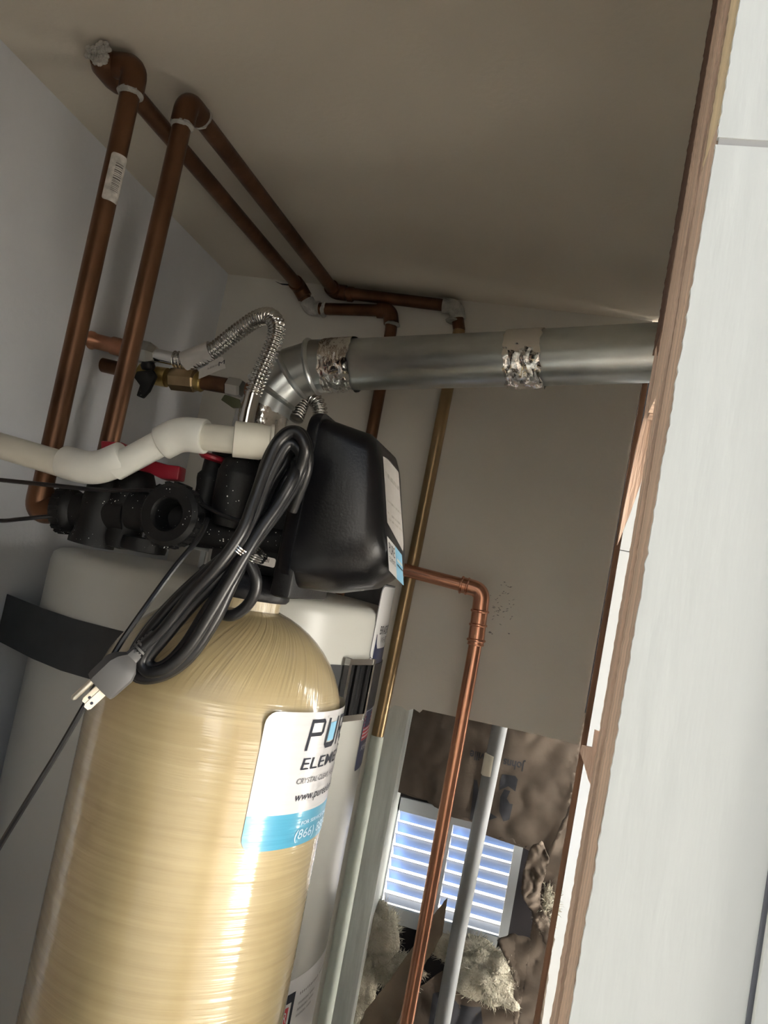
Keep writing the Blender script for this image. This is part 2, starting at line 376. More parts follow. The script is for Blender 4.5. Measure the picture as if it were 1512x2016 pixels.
t = thing('torn_veneer', (0.0264, 0.3735, 1.3906), 'torn brown veneer flap hanging off the sawn edge beside the wall hole', 'veneer')
pl = [(0.0329, 0.3735, 1.3998), (0.0272, 0.3735, 1.4005), (0.0274, 0.3735, 1.3927), (0.0230, 0.3735, 1.3925), (0.0224, 0.3735, 1.3897), (0.0252, 0.3735, 1.3847), (0.0280, 0.3735, 1.3786), (0.0303, 0.3735, 1.3754), (0.0349, 0.3735, 1.3792)]
MB().prism([(p[0], p[2]) for p in pl], lambda a, b, d: (a, .3735+d, b), .002).build('flap', M['sawn'], t)

# ---------------------------------------------------------------- copper water lines at the ceiling
PR = .0111
def elbow_set(parent, pts, m, i, rad=.026, r=.0142, L=.026):
    """a fat fitting that wraps corner i of a pipe run"""
    P = [Vector(p) for p in pts]; a = (P[i-1]-P[i]).normalized(); b = (P[i+1]-P[i]).normalized()
    q = bezel([P[i]+a*L, P[i], P[i]+b*L], rad, 8)
    return MB().tube(q, r, 18).build('elbow', m, parent)
def flux_ring(parent, p, ax, r=.0144, L=.0038):
    p = Vector(p); mb = MB(); n = 20; ax = Vector(ax).normalized()
    pts = [p-ax*L, p-ax*L*.3, p+ax*L*.4, p+ax*L]
    mb.tube(pts, [r*.8, r, r, r*.8], n)
    mb.v = [v + wobble(v, 160, .0016) for v in mb.v]
    return mb.build('flux', M['flux'], parent)
t = thing('copper_pipe', (-.545, .745, 1.45), 'tarnished copper pipe with barcode sticker and chalky elbow, up left wall then along ceiling', 'pipe', None)
A = [(-0.5130, 0.7450, 1.4534), (-.545, .745, 1.447), (-.549, .745, 1.953), (-.585, .7455, 1.955), (-.579, 1.383, 1.953)]
MB().tube(bezel([A[0], A[1], A[2], A[3]], .022), PR, 18).build('riser', M['copper_old'], t)
A2 = [(-.585, .745, 1.955), (-.562, 1.372, 1.953), (-0.5348, 1.3830, 1.9183), (-0.3813, 1.3830, 1.9312), (-0.3722, 1.3830, 1.9000), (-.367, 1.383, 1.30)]
MB().tube(bezel(A2, .016), PR, 18).build('ceiling_run', M['copper_old'], t)
elbow_set(t, A, M['copper_old'], 1); elbow_set(t, A, M['copper_old'], 2, L=.03)
b = MB().lathe([(.0, -.018), (.012, -.016), (.0165, -.006), (.0165, .018), (.0142, .030)], (-.5855, .745, 1.953), (0, 1, 0), 24)
b.build('elbow', M['copper_old'], t)
b = MB(); n = 14
for i in range(60):
    a = random.uniform(0, 2*math.pi); q = math.sqrt(random.random())*.014
    c = Vector((-.5855, .7285, 1.955)) + Vector((math.cos(a)*q, -.001-.003*random.random(), math.sin(a)*q))
    b.lathe([(0, -.003), (.0032, -.0015), (.0036, 0), (.002, .0025), (0, .003)], c, (random.random()-.5, -1, random.random()-.5), 7)
b.build('flux_blob', M['flux'], t)
flux_ring(t, (-.549, .745, 1.922), (0, 0, 1)); 
elbow_set(t, A2, M['copper_old'], 1, rad=.016, L=.022); elbow_set(t, A2, M['flux'], 2, rad=.012, L=.017); elbow_set(t, A2, M['copper_old'], 3, rad=.016, L=.024); flux_ring(t, Vector(A2[4])+Vector((0, 0, .006)), (0, 0, 1), .0145, .003)
flux_ring(t, Vector(A2[2])+Vector((.026, 0, 0)), (1, 0, 0), .0145, .004)
# sticker wrapped round the riser
sx, sy, sR = -.5475, .745, .0115
fn = on_cyl(sx, sy, sR, 5, 1.793)
s_ = decal('sticker', rrect(.0215, .054, .003), [tuple(range(20))], fn, M['old_sticker'], t, .003)
fn2 = on_cyl(sx, sy, sR+.0003, 5, 1.793)
V = []; F = []
z = .012
while z < .044:
    h = random.choice((.0006, .001, .0016)); k = len(V)
    V += [(.007, z), (.0165, z), (.0165, z+h), (.007, z+h)]; F.append((k, k+1, k+2, k+3)); z += h+random.choice((.0008, .0014))
decal('barcode', V, F, fn2, M['faded_ink'], s_, .003)

t = thing('copper_pipe', (-.515, .80, 1.47), 'second tarnished copper riser turning along the ceiling and down the back wall, lower end painted', 'pipe')
B = [(-.515, .80, 1.485), (-.512, .80, 1.951), (-.492, 1.376, 1.953), (-0.2610, 1.3830, 1.9645), (-0.2471, 1.3830, 1.9104), (-.255, 1.383, 1.175)]
B[3] = (B[3][0], 1.383, 1.953)
MB().tube(bezel(B[:5], .018), PR, 18).build('riser', M['copper_old'], t)
MB().tube([B[4], (-.25, 1.383, 1.5), B[5]], PR, 18).build('back_drop', M['brass_pipe'], t)
MB().tube([B[5], (-.2525, 1.383, .70), (-.252, 1.383, .02)], [PR+.0004, PR+.0008, PR+.0008], 18).build('painted_section', M['pipe_paint'], t)
elbow_set(t, B, M['copper_old'], 1, L=.03); elbow_set(t, B, M['copper_old'], 2, rad=.016, L=.022); elbow_set(t, B, M['flux'], 3, rad=.016, L=.024)
flux_ring(t, (-.512, .80, 1.921), (0, 0, 1)); flux_ring(t, (-.51, .832, 1.951), (0, 1, 0), .0142, .003); flux_ring(t, Vector(B[3])+Vector((.0, 0, -.027)), (0, 0, 1), .0142, .003)
ring('coupling', Vector(B[2])+Vector((.03, .004, 0)), (1, 0, 0), .0140, .012, M['copper_old'], t)

# bright copper relief line in front of the vent
t = thing('relief_pipe', (-.112, 1.33, .02), 'bright copper relief pipe with elbow and ribbed coupling running down past the louvred vent', 'pipe')
P = [(-0.3092, 1.3300, 1.4693), (-0.1168, 1.3300, 1.4570), (-0.1120, 1.3300, 1.3659), (-.1115, 1.33, .757), (-.110, 1.33, .01)]
rail('pipe', P, PR, M['copper'], t, .026, 20)
elbow_set(t, P, M['copper'], 1, rad=.03, r=.0135, L=.034)
d = (Vector(P[2])-Vector(P[1])).normalized()
for k, (s0, L, r) in enumerate(((.035, .005, .0155), (.058, .005, .0152), (.083, .005, .0158), (.090, .003, .0140))):
    ring('bead', Vector(P[1])+d*s0, d, r, L, M['copper'], t)
ring('coupling', Vector(P[1])+d*.062, d, .0134, .060, M['copper'], t)
hx = (Vector(P[0])-Vector(P[1])).normalized()
ring('bead', Vector(P[1])+hx*.036, hx, .0152, .004, M['copper'], t); ring('bead', Vector(P[1])+hx*.026, hx, .0150, .004, M['copper'], t)

# grey pipe inside the wall cavity
t = thing('cavity_pipe', (-.0, 1.43, .02), 'grey scuffed pipe standing inside the wall cavity in front of the vent', 'pipe')
P = [(-0.0507, 1.4280, 1.3203), (-0.0538, 1.4280, 1.2129), (-0.0594, 1.4280, 0.9758), (-0.0610, 1.4280, 0.7240)]
P += [(P[-1][0]+.002, 1.428, .02)]
MB().tube(spline(P, 6), .0135, 18).build('pipe', M['conduit'], t)
ring('painted_patch', (-0.0572, 1.4280, 1.1627), (0, 0, 1), .0138, .038, M['pvc_old'], t)

t = thing('wall_stud', (-.232, 1.45, 0), 'grey painted timber stud standing at the left edge of the wall hole', 'stud')
MB().box(-.2535, -.2125, 1.414, 1.499, 0, 1.23).build('timber', M['stud'], t, bevel=.002)

# ---------------------------------------------------------------- louvred vent
t = thing('louvred_vent', (-.10, 1.50, VZ0), 'pale metal louvred wall vent with daylight between its slats', 'vent')
fr = MB()
for (x0, x1, z0, z1) in ((VX0-.004, VX0+.006, VZ0-.022, VZ1+.02), (VX1-.006, VX1+.01, VZ0-.022, VZ1+.02), (VX0, VX1, VZ1-.004, VZ1+.02), (VX0, VX1, VZ0-.022, VZ0+.006)):
    fr.box(x0, x1, 1.494, 1.5005, z0, z1)
fr.build('frame', M['vent'], t)
xm = -.112
MB().box(xm-.004, xm+.004, 1.500, 1.512, VZ0, VZ1).build('mullion', M['vent'], t)
pitch = (VZ1-VZ0-.006)/8
prof = [(.0, .0), (.0065, -.004), (.014, -.010), (.022, -.0185), (.0275, -.0255)]
def slat_mesh(x0, x1, zt):
    mb = MB(); n = len(prof)
    top = [(x, 1.502+a, zt+b) for a, b in prof for x in (x0, x1)]
    bot = [(x, 1.502+a, zt+b-.0008) for a, b in prof for x in (x0, x1)]
    fcs = [(2*i, 2*i+1, 2*i+3, 2*i+2) for i in range(n-1)] + [(2*n+2*i, 2*n+2*i+2, 2*n+2*i+3, 2*n+2*i+1) for i in range(n-1)]
    fcs += [(0, 2*n, 2*n+1, 1), (2*n-2, 2*n-1, 4*n-1, 4*n-2)]
    fcs += [(2*i, 2*i+2, 2*n+2*i+2, 2*n+2*i) for i in range(n-1)] + [(2*i+1, 2*n+2*i+1, 2*n+2*i+3, 2*i+3) for i in range(n-1)]
    return mb.add(top+bot, fcs)
first = {}
for c, (x0, x1) in enumerate(((VX0+.006, xm-.004), (xm+.004, VX1-.006))):
    for k in range(8):
        if k == 0:
            first[c] = slat_mesh(x0, x1, VZ1-.004).build('slat', M['slat'], t)
        else:
            d = first[c].copy(); COL.objects.link(d); d.parent = t; d.location = (0, 0, -pitch*k)

# ---------------------------------------------------------------- insulation in the cavity
def crease(x, z, seed, sc, amp):
    q = Vector((x, seed, z))
    return amp*(noise.noise(q*sc) + .7*(1-2*abs(noise.noise(q*sc*1.6+Vector((3, 1, 2))))))
def paper(name, pts, m, parent, amp=.006, sc=22., seed=0., maxlen=.010, dy=0.):
    bm = bmesh.new(); vs = [bm.verts.new(p) for p in pts]; bm.faces.new(vs)
    bmesh.ops.triangulate(bm, faces=bm.faces)
    for _ in range(7):
        es = [e for e in bm.edges if e.calc_length() > maxlen]
        if not es: break
        bmesh.ops.subdivide_edges(bm, edges=es, cuts=1); bmesh.ops.triangulate(bm, faces=[g for g in bm.faces if len(g.verts) > 3])
        bmesh.ops.beautify_fill(bm, faces=bm.faces, edges=[e for e in bm.edges if not e.is_boundary])
    for v in bm.verts:
        q = Vector((v.co.x, seed, v.co.z))
        v.co.y += dy + crease(v.co.x, v.co.z, seed, sc, amp)
        if v.is_boundary: v.co += Vector((noise.noise(q*140), 0, noise.noise(q*140+Vector((5, 5, 5)))))*.0025
    mb = MB(); bm.verts.ensure_lookup_table()
    for i, v in enumerate(bm.verts): v.index = i
    mb.v = [v.co.copy() for v in bm.verts]; mb.f = [tuple(v.index for v in g.verts) for g in bm.faces]; bm.free()
    o = mb.build(name, m, parent, angle=50)
    md = o.modifiers.new('thickness', 'SOLIDIFY'); md.thickness = .0009; md.offset = 0
    return o
def tuft(name, c, rx, ry, rz, parent, seed):
    bm = bmesh.new(); bmesh.ops.create_icosphere(bm, subdivisions=4, radius=1)
    mb = MB()
    for i, v in enumerate(bm.verts):
        v.index = i; q = v.co.copy(); k = 1 + .40*noise.fractal(q*1.9+Vector((seed, 0, 0)), 1, 2, 3) + .03*noise.noise(q*14+Vector((0, seed, 0)))
        mb.v.append(Vector(c)+Vector((q.x*rx*k, q.y*ry*k, q.z*rz*k)))
    mb.f = [tuple(v.index for v in g.verts) for g in bm.faces]; bm.free()
    rnd = random.Random(int(seed)); n0 = len(mb.v); c = Vector(c)
    for _ in range(1500):                                          # loose glass fibres standing off the wool
        p = mb.v[rnd.randrange(n0)]; out = (p-c).normalized()
        d = (Vector((rnd.gauss(0, 1), rnd.gauss(0, 1), rnd.gauss(0, 1))).normalized() + out*.5).normalized()
        q = d.cross(out).normalized()*.0005; L = rnd.uniform(.006, .016); b_ = out*rnd.uniform(.0, .006)
        k = len(mb.v)
        mb.v += [p-q, p+q, p+d*L*.5+b_+q*.8, p+d*L*.5+b_-q*.8, p+d*L+b_*.4]
        mb.f += [(k, k+1, k+2, k+3), (k+3, k+2, k+4)]
    return mb.build(name, M['fluff'], parent, angle=80)
t = thing('insulation_batt', (-.05, 1.455, 1.03), 'upper kraft-faced insulation batt printed upside down, torn open above the vent', 'insulation')
K1 = [(-0.2367, 1.4570, 1.2777), (-0.0674, 1.4570, 1.2778), (0.0924, 1.4570, 1.2821), (0.0868, 1.4570, 1.1095), (0.0832, 1.4570, 1.0392), (0.0650, 1.4570, 1.0240), (0.0389, 1.4570, 1.0432), (0.0195, 1.4570, 1.0329), (0.0016, 1.4570, 1.0440), (-0.0286, 1.4570, 1.0380), (-0.0557, 1.4570, 1.0381), (-0.0675, 1.4570, 1.0528), (-0.0966, 1.4570, 1.0615), (-0.1181, 1.4570, 1.0534), (-0.1580, 1.4570, 1.0677), (-0.1967, 1.4570, 1.0726), (-0.2270, 1.4570, 1.0715), (-0.2307, 1.4570, 1.1488)]
paper('kraft_facing', K1, M['kraft'], t, .0045, 15, 2.)
def flat(y): return lambda u, v: (u, y, v)
V, F, W = text2d('Johns Manville', .0150, 0, .098, .022)
x1, _, z1 = (0.0003, 1.4470, 1.1737)
o = decal('print', V, F, lambda u, v: (x1-u, 1.456+crease(x1-u, z1-v, 2., 15, .0045), z1-v), M['kraft_ink'], t, .008)
def inkpoly(pts, y=1.4475):
    P_ = [(p[0], p[2]) for p in pts]; return decal('logo_mark', P_, [tuple(range(len(P_)))], lambda u, v: (u, 1.456+crease(u, v, 2., 15, .0045), v), M['kraft_ink'], t, .004)
inkpoly([(-0.0357, 1.4470, 1.1456), (-0.0130, 1.4470, 1.1484), (-0.0077, 1.4470, 1.1436), (-0.0083, 1.4470, 1.1223), (-0.0218, 1.4470, 1.1278), (-0.0360, 1.4470, 1.1172), (-0.0372, 1.4470, 1.1337)])
inkpoly([(-0.0277, 1.4470, 1.1210), (-0.0170, 1.4470, 1.1210), (-0.0207, 1.4470, 1.1069), (-0.0141, 1.4470, 1.0997), (-0.0088, 1.4470, 1.1001), (-0.0100, 1.4470, 1.0718), (-0.0199, 1.4470, 1.0675), (-0.0297, 1.4470, 1.0826), (-0.0323, 1.4470, 1.1066)])
inkpoly([(-0.0825, 1.4470, 1.1244), (-0.0771, 1.4470, 1.1249), (-0.0712, 1.4470, 1.1076), (-0.0638, 1.4470, 1.1317), (-0.0490, 1.4470, 1.1397), (-0.0503, 1.4470, 1.0774), (-0.0313, 1.4470, 1.0716), (-0.0458, 1.4470, 1.0627), (-0.0640, 1.4470, 1.0634), (-0.0769, 1.4470, 1.0548)])
t = thing('insulation_batt', (.06, 1.45, .8), 'brown kraft-faced insulation flap curling along the right side of the vent', 'insulation')
K2 = [(0.0850, 1.4500, 1.1194), (0.0929, 1.4500, 1.2260), (0.0922, 1.4500, 1.0264), (0.1027, 1.4500, 0.7184), (0.0622, 1.4500, 0.7057), (0.0612, 1.4500, 0.7889), (0.0298, 1.4500, 0.8386), (0.0045, 1.4500, 0.8722), (0.0308, 1.4500, 0.8917), (0.0623, 1.4500, 0.8904), (0.0713, 1.4500, 0.9184), (0.0573, 1.4500, 0.9486), (0.0714, 1.4500, 0.9823), (0.0558, 1.4500, 1.0168), (0.0684, 1.4500, 1.0546)]
paper('kraft_facing', K2, M['kraft'], t, .006, 15, 5.)
paper('torn_edge', [(0.0335, 1.4400, 1.0415), (0.0492, 1.4400, 1.0559), (0.0672, 1.4400, 1.0315), (0.0630, 1.4400, 0.9962), (0.0595, 1.4400, 0.9570), (0.0769, 1.4400, 0.9406), (0.0977, 1.4400, 0.9044), (0.0945, 1.4400, 0.8784), (0.0712, 1.4400, 0.9095), (0.0461, 1.4400, 0.9448), (0.0310, 1.4400, 0.9619), (0.0278, 1.4400, 0.9996)], M['kraft'], t, .007, 40, 8., .007)
tuft('wool', (0.0768, 1.4620, 0.9454), .016, .012, .042, t, 3.)
t = thing('insulation_batt', (-.18, 1.45, .75), 'lower kraft paper flap with torn tip folded up in front of the vent', 'insulation')
K3 = [(-0.0899, 1.4400, 0.9255), (-0.0954, 1.4400, 0.8876), (-0.0873, 1.4400, 0.8639), (-0.0989, 1.4400, 0.8296), (-0.1224, 1.4400, 0.7772), (-0.1468, 1.4400, 0.6459), (-0.2076, 1.4400, 0.6269), (-0.1935, 1.4400, 0.7044), (-0.1586, 1.4400, 0.7752), (-0.1282, 1.4400, 0.8402), (-0.1169, 1.4400, 0.8764)]
paper('kraft_facing', K3, M['kraft_pale'], t, .006, 13, 11., dy=-.012)
tuft('wool', (-0.1998, 1.4620, 0.8183), .030, .018, .052, t, 7.)
tuft('wool', (-0.2175, 1.4620, 0.7175), .030, .018, .075, t, 17.)
tuft('wool', (-0.1677, 1.4680, 0.7692), .055, .014, .030, t, 27.)
t = thing('insulation_batt', (-.05, 1.47, .70), 'bottom insulation batt with torn kraft face and pale glass wool bulging out below the vent', 'insulation')
K4 = [(-0.0936, 1.4720, 0.7671), (-0.0557, 1.4720, 0.8087), (0.0332, 1.4720, 0.8130), (0.0846, 1.4720, 0.7011), (-0.1677, 1.4720, 0.6225), (-0.1326, 1.4720, 0.7293)]
paper('kraft_facing', K4, M['kraft'], t, .006, 16, 15.)
tuft('wool', (0.0044, 1.4660, 0.8029), .055, .022, .042, t, 33.)
tuft('wool', (-0.0323, 1.4740, 0.8278), .060, .014, .028, t, 39.)
decal('logo_mark', [(p[0], p[2]) for p in ((-0.0874, 1.4590, 0.7445), (-0.0632, 1.4590, 0.7603), (-0.0415, 1.4590, 0.7411), (-0.0028, 1.4590, 0.7485), (0.0072, 1.4590, 0.7176), (-0.0858, 1.4590, 0.6891))], [tuple(range(6))], lambda u, v: (u, 1.471+crease(u, v, 15., 16, .006), v), M['kraft_ink'], t, .004)

# ---------------------------------------------------------------- water heater
HX, HY, HR = -.473, 1.115, .2475
t = thing('water_heater', (HX, HY, 0), 'tall white enamelled water heater standing behind the yellow tank', 'water heater')
MB().lathe([(0, .03), (HR-.004, .03), (HR, .034), (HR, .70), (HR, 1.385), (HR-.002, 1.396), (HR-.010, 1.402), (HR-.03, 1.404), (0, 1.408)], (HX, HY, 0), (0, 0, 1), 96).build('body', M['heater'], t, angle=50)
MB().lathe([(.05, 0), (HR-.03, 0), (HR-.03, .03), (.05, .03)], (HX, HY, 0), (0, 0, 1), 48).build('base_ring', M['strap'], t)
b = MB().lathe([(.085, 1.44), (.060, 1.485), (.044, 1.515), (.0395, 1.53), (.0395, 1.56), (.036, 1.56), (.036, 1.53), (.083, 1.435)], (HX, HY, 0), (0, 0, 1), 40)
for k in range(3):
    a = k*2.094+.5; b.box(HX+.078*math.cos(a)-.004, HX+.078*math.cos(a)+.004, HY+.078*math.sin(a)-.002, HY+.078*math.sin(a)+.002, 1.40, 1.446)
b.build('draft_hood', M['galv'], t)
for sx_, sy_ in ((-.45, 1.005), (-.395, 1.19)):
    MB().tube([(sx_, sy_, 1.40), (sx_, sy_, 1.47)], .011, 14).build('nipple', M['nut'], t)
on = lambda ph, z, e=.0006: on_cyl(HX, HY, HR+e, ph, z)
lb = decal('label', rrect(.30, .10, .010), [tuple(range(20))], on(80, 1.335), M['white'], t, .012)
decal('label_border', rrect(.304, .104, .011), [tuple(range(20))], on(79.5, 1.333, .0003), M['grey_ink'], lb, .012)
V, F, W = text2d('BRADFORD', .012, 0, .085); decal('lettering', V, F, on(85, 1.368, .001), M['ink'], lb)
V, F, W = text2d('WHITE', .009, 0, .05); decal('lettering', V, F, on(87.5, 1.355, .001), M['grey_ink'], lb)
decal('blue_corner', [(0, 0), (.10, 0), (.10, .03), (.012, .03), (.006, .037), (.002, .05), (0, .05)], [tuple(range(7))], on(82.5, 1.318, .0009), M['navy'], lb, .012)
fb = decal('flag_label', rrect(.12, .085, .004), [tuple(range(20))], on(86.4, 1.176), M['navy'], t, .012)
V = []; F = []
for k in range(7):
    n0 = len(V); V += [(0, .044+k*.0054), (.09, .044+k*.0054), (.09, .047+k*.0054), (0, .047+k*.0054)]; F.append((n0, n0+1, n0+2, n0+3))
decal('white_field', rrect(.095, .042, .001), [tuple(range(20))], on(87.1, 1.2175, .0009), M['white'], fb, .012)
decal('stripe', V, F, on(87.1, 1.174, .0012), M['redink'], fb, .012)
decal('canton', rrect(.036, .023, .0005), [tuple(range(20))], on(87.4, 1.236, .0015), M['navy'], fb, .012)
V, F, W = text2d('AMERICAN', .008, 0, .07); decal('lettering', V, F, on(88.6, 1.203, .0012), M['white'], fb)
decal('blue_tab', rrect(.05, .035, .006), [tuple(range(20))], on(84.6, 1.255, .0007), M['navy'], t, .012)
lw = decal('warning_label', rrect(.26, .22, .004), [tuple(range(20))], on(55, .700), M['white'], t, .012)
decal('black_border', [(0, .20), (.0655, .20), (.0655, 0), (.0595, 0), (.0595, .188), (0, .188)], [tuple(range(6))], on(58.5, .7175-.015, .001), M['ink'], lw, .012)
decal('red_block', rrect(.055, .024, .001), [tuple(range(20))], on(58.5, .862, .001), M['redink'], lw, .012)
V, F, W = text2d('DANGER', .014, 0, .052); decal('lettering', V, F, on(58.8, .867, .0013), M['white'], lw)
for z_, w_ in ((.893, .10), (.880, .05), (.872, .05), (.864, .045)):
    V, F, W = text2d('lllilllillil lilllil', .0035, 0, w_); decal('small_print', V, F, on(76.5, z_, .001), M['grey_ink'], lw)

# earthquake strap round the heater, tied back to the left wall
t = thing('heater_strap', (HX, HY-HR, 1.26), 'wide black strap binding the water heater to the left wall, chrome buckle in front', 'strap')
z0, z1 = 1.262, 1.326
def band(pts, z0, z1, th):
    mb = MB(); n = len(pts); v = []
    for x, y, nx, ny in pts: v += [(x, y, z0), (x, y, z1), (x+nx*th, y+ny*th, z0), (x+nx*th, y+ny*th, z1)]
    fc = []
    for i in range(n-1):
        a, c = 4*i, 4*i+4; fc += [(a, c, c+1, a+1), (a+2, a+3, c+3, c+2), (a+1, c+1, c+3, a+3), (a, a+2, c+2, c)]
    fc += [(0, 1, 3, 2), (4*n-4, 4*n-2, 4*n-1, 4*n-3)]
    return mb.add(v, fc)
pts = []
for k in range(-10, 112, 3):
    a = math.radians(k); pts.append((HX+(HR+.0008)*math.sin(a), HY-(HR+.0008)*math.cos(a), math.sin(a), -math.cos(a)))
tail = [(XL+.001, .967, 0, -1), (-.62, .905, -.3, -.95), (-.56, .878, -.25, -.97)]
band(tail+pts, z0, z1, .0016).build('webbing', M['strap'], t)
ring_c = 72.
def bk(u, v, d):
    a = math.radians(ring_c)+u/HR; R = HR+.003+d; return (HX+R*math.sin(a), HY-R*math.cos(a), 1.2955+v)
bb = MB()
for (u0, u1, v0, v1) in ((-.031, -.026, -.041, .041), (.026, .031, -.041, .041), (-.031, .031, .033, .041), (-.031, .031, -.041, -.033)):
    bb.prism([(u0, v0), (u1, v0), (u1, v1), (u0, v1)], lambda a, c, d: bk(a, c, d), .009)
bb.build('buckle_frame', M['chrome'], t)
bb = MB()
for k in range(4):
    u0 = -.025+k*.0128; bb.prism([(u0, -.033), (u0+.0104, -.033), (u0+.0104, .033), (u0, .033)], lambda a, c, d: bk(a, c, d), .006+.002*(k % 2))
bb.build('buckle_bar', M['blk'], t, bevel=.001)

# ---------------------------------------------------------------- flue
t = thing('flue_pipe', (HX, HY, 1.55), 'galvanised metal flue pipe rising from the heater through an elbow and across the closet', 'flue')
FR = .0385
F0, F1, F2, F3, F4 = Vector((HX, HY, 1.55)), Vector((HX, HY, 1.655)), Vector((-.440, HY, 1.722)), Vector((-.375, 1.112, 1.744)), Vector((.145, 1.045, 1.812))
MB().tube([F0, F1], FR-.0005, 32, False).build('pipe_section', M['galv'], t)
MB().tube([F3, Vector((-.09, 1.08, 1.7815))], FR-.0003, 40, False).build('pipe_section', M['galv'], t)
MB().tube([Vector((-.095, 1.0805, 1.781)), F4], FR+.0005, 40, False).build('pipe_section', M['galv'], t)
ctr = [F1, Vector((-.466, HY, 1.690)), Vector((-.440, HY, 1.722)), Vector((-.408, 1.114, 1.738)), F3]
for a, b_ in zip(ctr, ctr[1:]):
    MB().tube([a, a.lerp(b_, .5), b_], [FR+.0016, FR+.0008, FR-.0002], 36, False).build('elbow_gore', M['galv'], t)
for i, p in enumerate(ctr[1:4]):
    d = (ctr[i+2]-ctr[i]).normalized()
    q = [p + d*x for x in (-.005, -.003, 0, .003, .005)]
    MB().tube(q, [FR, FR+.004, FR+.0055, FR+.004, FR], 36, False).build('seam_bead', M['galv'], t)
def tape(p0, p1, seed, amp=.0018):
    p0, p1 = Vector(p0), Vector(p1); K = 26; n = 72; mb = MB()
    mb.tube([p0.lerp(p1, i/K) for i in range(K+1)], FR+.0016, n, False)
    ax = (p1-p0).normalized(); c = p0
    for i, v in enumerate(mb.v):
        q = v*70+Vector((seed, 0, 0)); low = max(0, min(1, .5-(v.z-(p0.z+p1.z)/2)/.05))
        k = abs(noise.noise(q))+.6*abs(noise.noise(q*2.3))
        rad = v-(c+ax*(v-c).dot(ax))
        mb.v[i] = v + rad.normalized()*amp*k*(.3+1.3*low)*1.3
        if i < n or i >= K*n: mb.v[i] += ax*.004*noise.noise(v*90)
    return mb.build('foil_tape', M['foil'], t, angle=25)
tape((HX, HY, 1.600), (HX, HY, 1.662), 1.); tape(F3-Vector((.012, 0, .002)), F3+Vector((.034, -.004, .005)), 4.); tape((-.118, 1.0835, 1.778), (-.068, 1.077, 1.7845), 8.)

# ---------------------------------------------------------------- flexible connectors and shut-off valve at the left wall
t = thing('flex_connector', (-.46, 1.02, 1.45), 'corrugated steel connector with paper tag, looping from copper stub on left wall to heater', 'connector')
MB().lathe([(.0135, 0), (.0135, .012), (.0115, .016), (.0115, .036), (.0135, .04), (.0135, .055)], (-0.7326, 1.0200, 1.7091), Vector((-0.6670, 1.0450, 1.7076))-Vector((-0.7326, 1.0200, 1.7091)), 20).build('copper_stub', M['copper_mid'], t)
n0, n1 = Vector((-0.6620, 1.0450, 1.7083)), Vector((-0.6275, 1.0450, 1.7056)); ax = n1-n0
MB().lathe([(.012, 0), (.0165, .001), (.0175, .004), (.0175, ax.length-.010), (.015, ax.length-.006), (.0115, ax.length)], n0, ax, 6).build('hex_nut', M['nut'], t, angle=20)
MB().tube([n1-ax*.1, (-0.5960, 1.0450, 1.7035)], .0098, 18).build('ferrule', M['chrome'], t)
fp = spline([(-0.5976, 1.0450, 1.7033), (-0.5674, 1.0450, 1.7049), (-0.5364, 1.0400, 1.7227), (-0.5022, 1.0300, 1.7503), (-0.4712, 1.0200, 1.7708), (-0.4462, 1.0100, 1.7730), (-0.4314, 1.0050, 1.7553), (-0.4338, 1.0050, 1.7243), (-0.4416, 1.0050, 1.6905), (-0.4464, 1.0050, 1.6608)], 14)
fp = resample(fp, .0006625)
MB().tube(fp, [.0108+.0019*math.sin(2*math.pi*i/8) for i in range(len(fp))], 18).build('corrugated_tube', M['chrome'], t, angle=80)
MB().tube([(-0.4462, 1.0050, 1.6630), (-0.4476, 1.0050, 1.6353), (-0.4469, 1.0050, 1.6081), (-.452, 1.005, 1.50)], .0105, 18).build('ferrule', M['chrome'], t)
ring('hex_nut', (-.452, 1.005, 1.49), (0, 0, 1), .017, .03, M['nut'], t, 6)
s0, s1 = Vector((-0.5797, 1.0430, 1.7019)), Vector((-0.5396, 1.0400, 1.7223))
MB().tube([s0, s0.lerp(s1, .3), s0.lerp(s1, .7), s1], .0142, 22, False).build('paper_sleeve', M['sticker'], t)
c0, c1, c2, c3 = Vector((-0.5469, 1.0300, 1.6899)), Vector((-0.5133, 1.0260, 1.7120)), Vector((-0.5050, 1.0260, 1.6965)), Vector((-0.5445, 1.0300, 1.6758))
mb = MB().add([c0, c1, c2, c3]+[p+Vector((0, .0006, 0)) for p in (c0, c1, c2, c3)], [(0, 1, 2, 3), (7, 6, 5, 4), (0, 4, 5, 1), (1, 5, 6, 2), (2, 6, 7, 3), (3, 7, 4, 0)])
tg = mb.build('paper_tag', M['sticker'], t, angle=10)
eu = (c2-c3); ev = (c0-c3)
V, F, W = text2d('M', .42, 0, .22); decal('lettering', V, F, lambda u, v: c3+eu*(.74+u)+ev*(.45+v)+Vector((0, -.0006, 0)), M['ink'], tg, .2)
V, F, W = text2d('lilllilil', .2, 0, .38); decal('small_print', V, F, lambda u, v: c3+eu*(.34+u)+ev*(.55+v)+Vector((0, -.0006, 0)), M['faded_ink'], tg, .2)

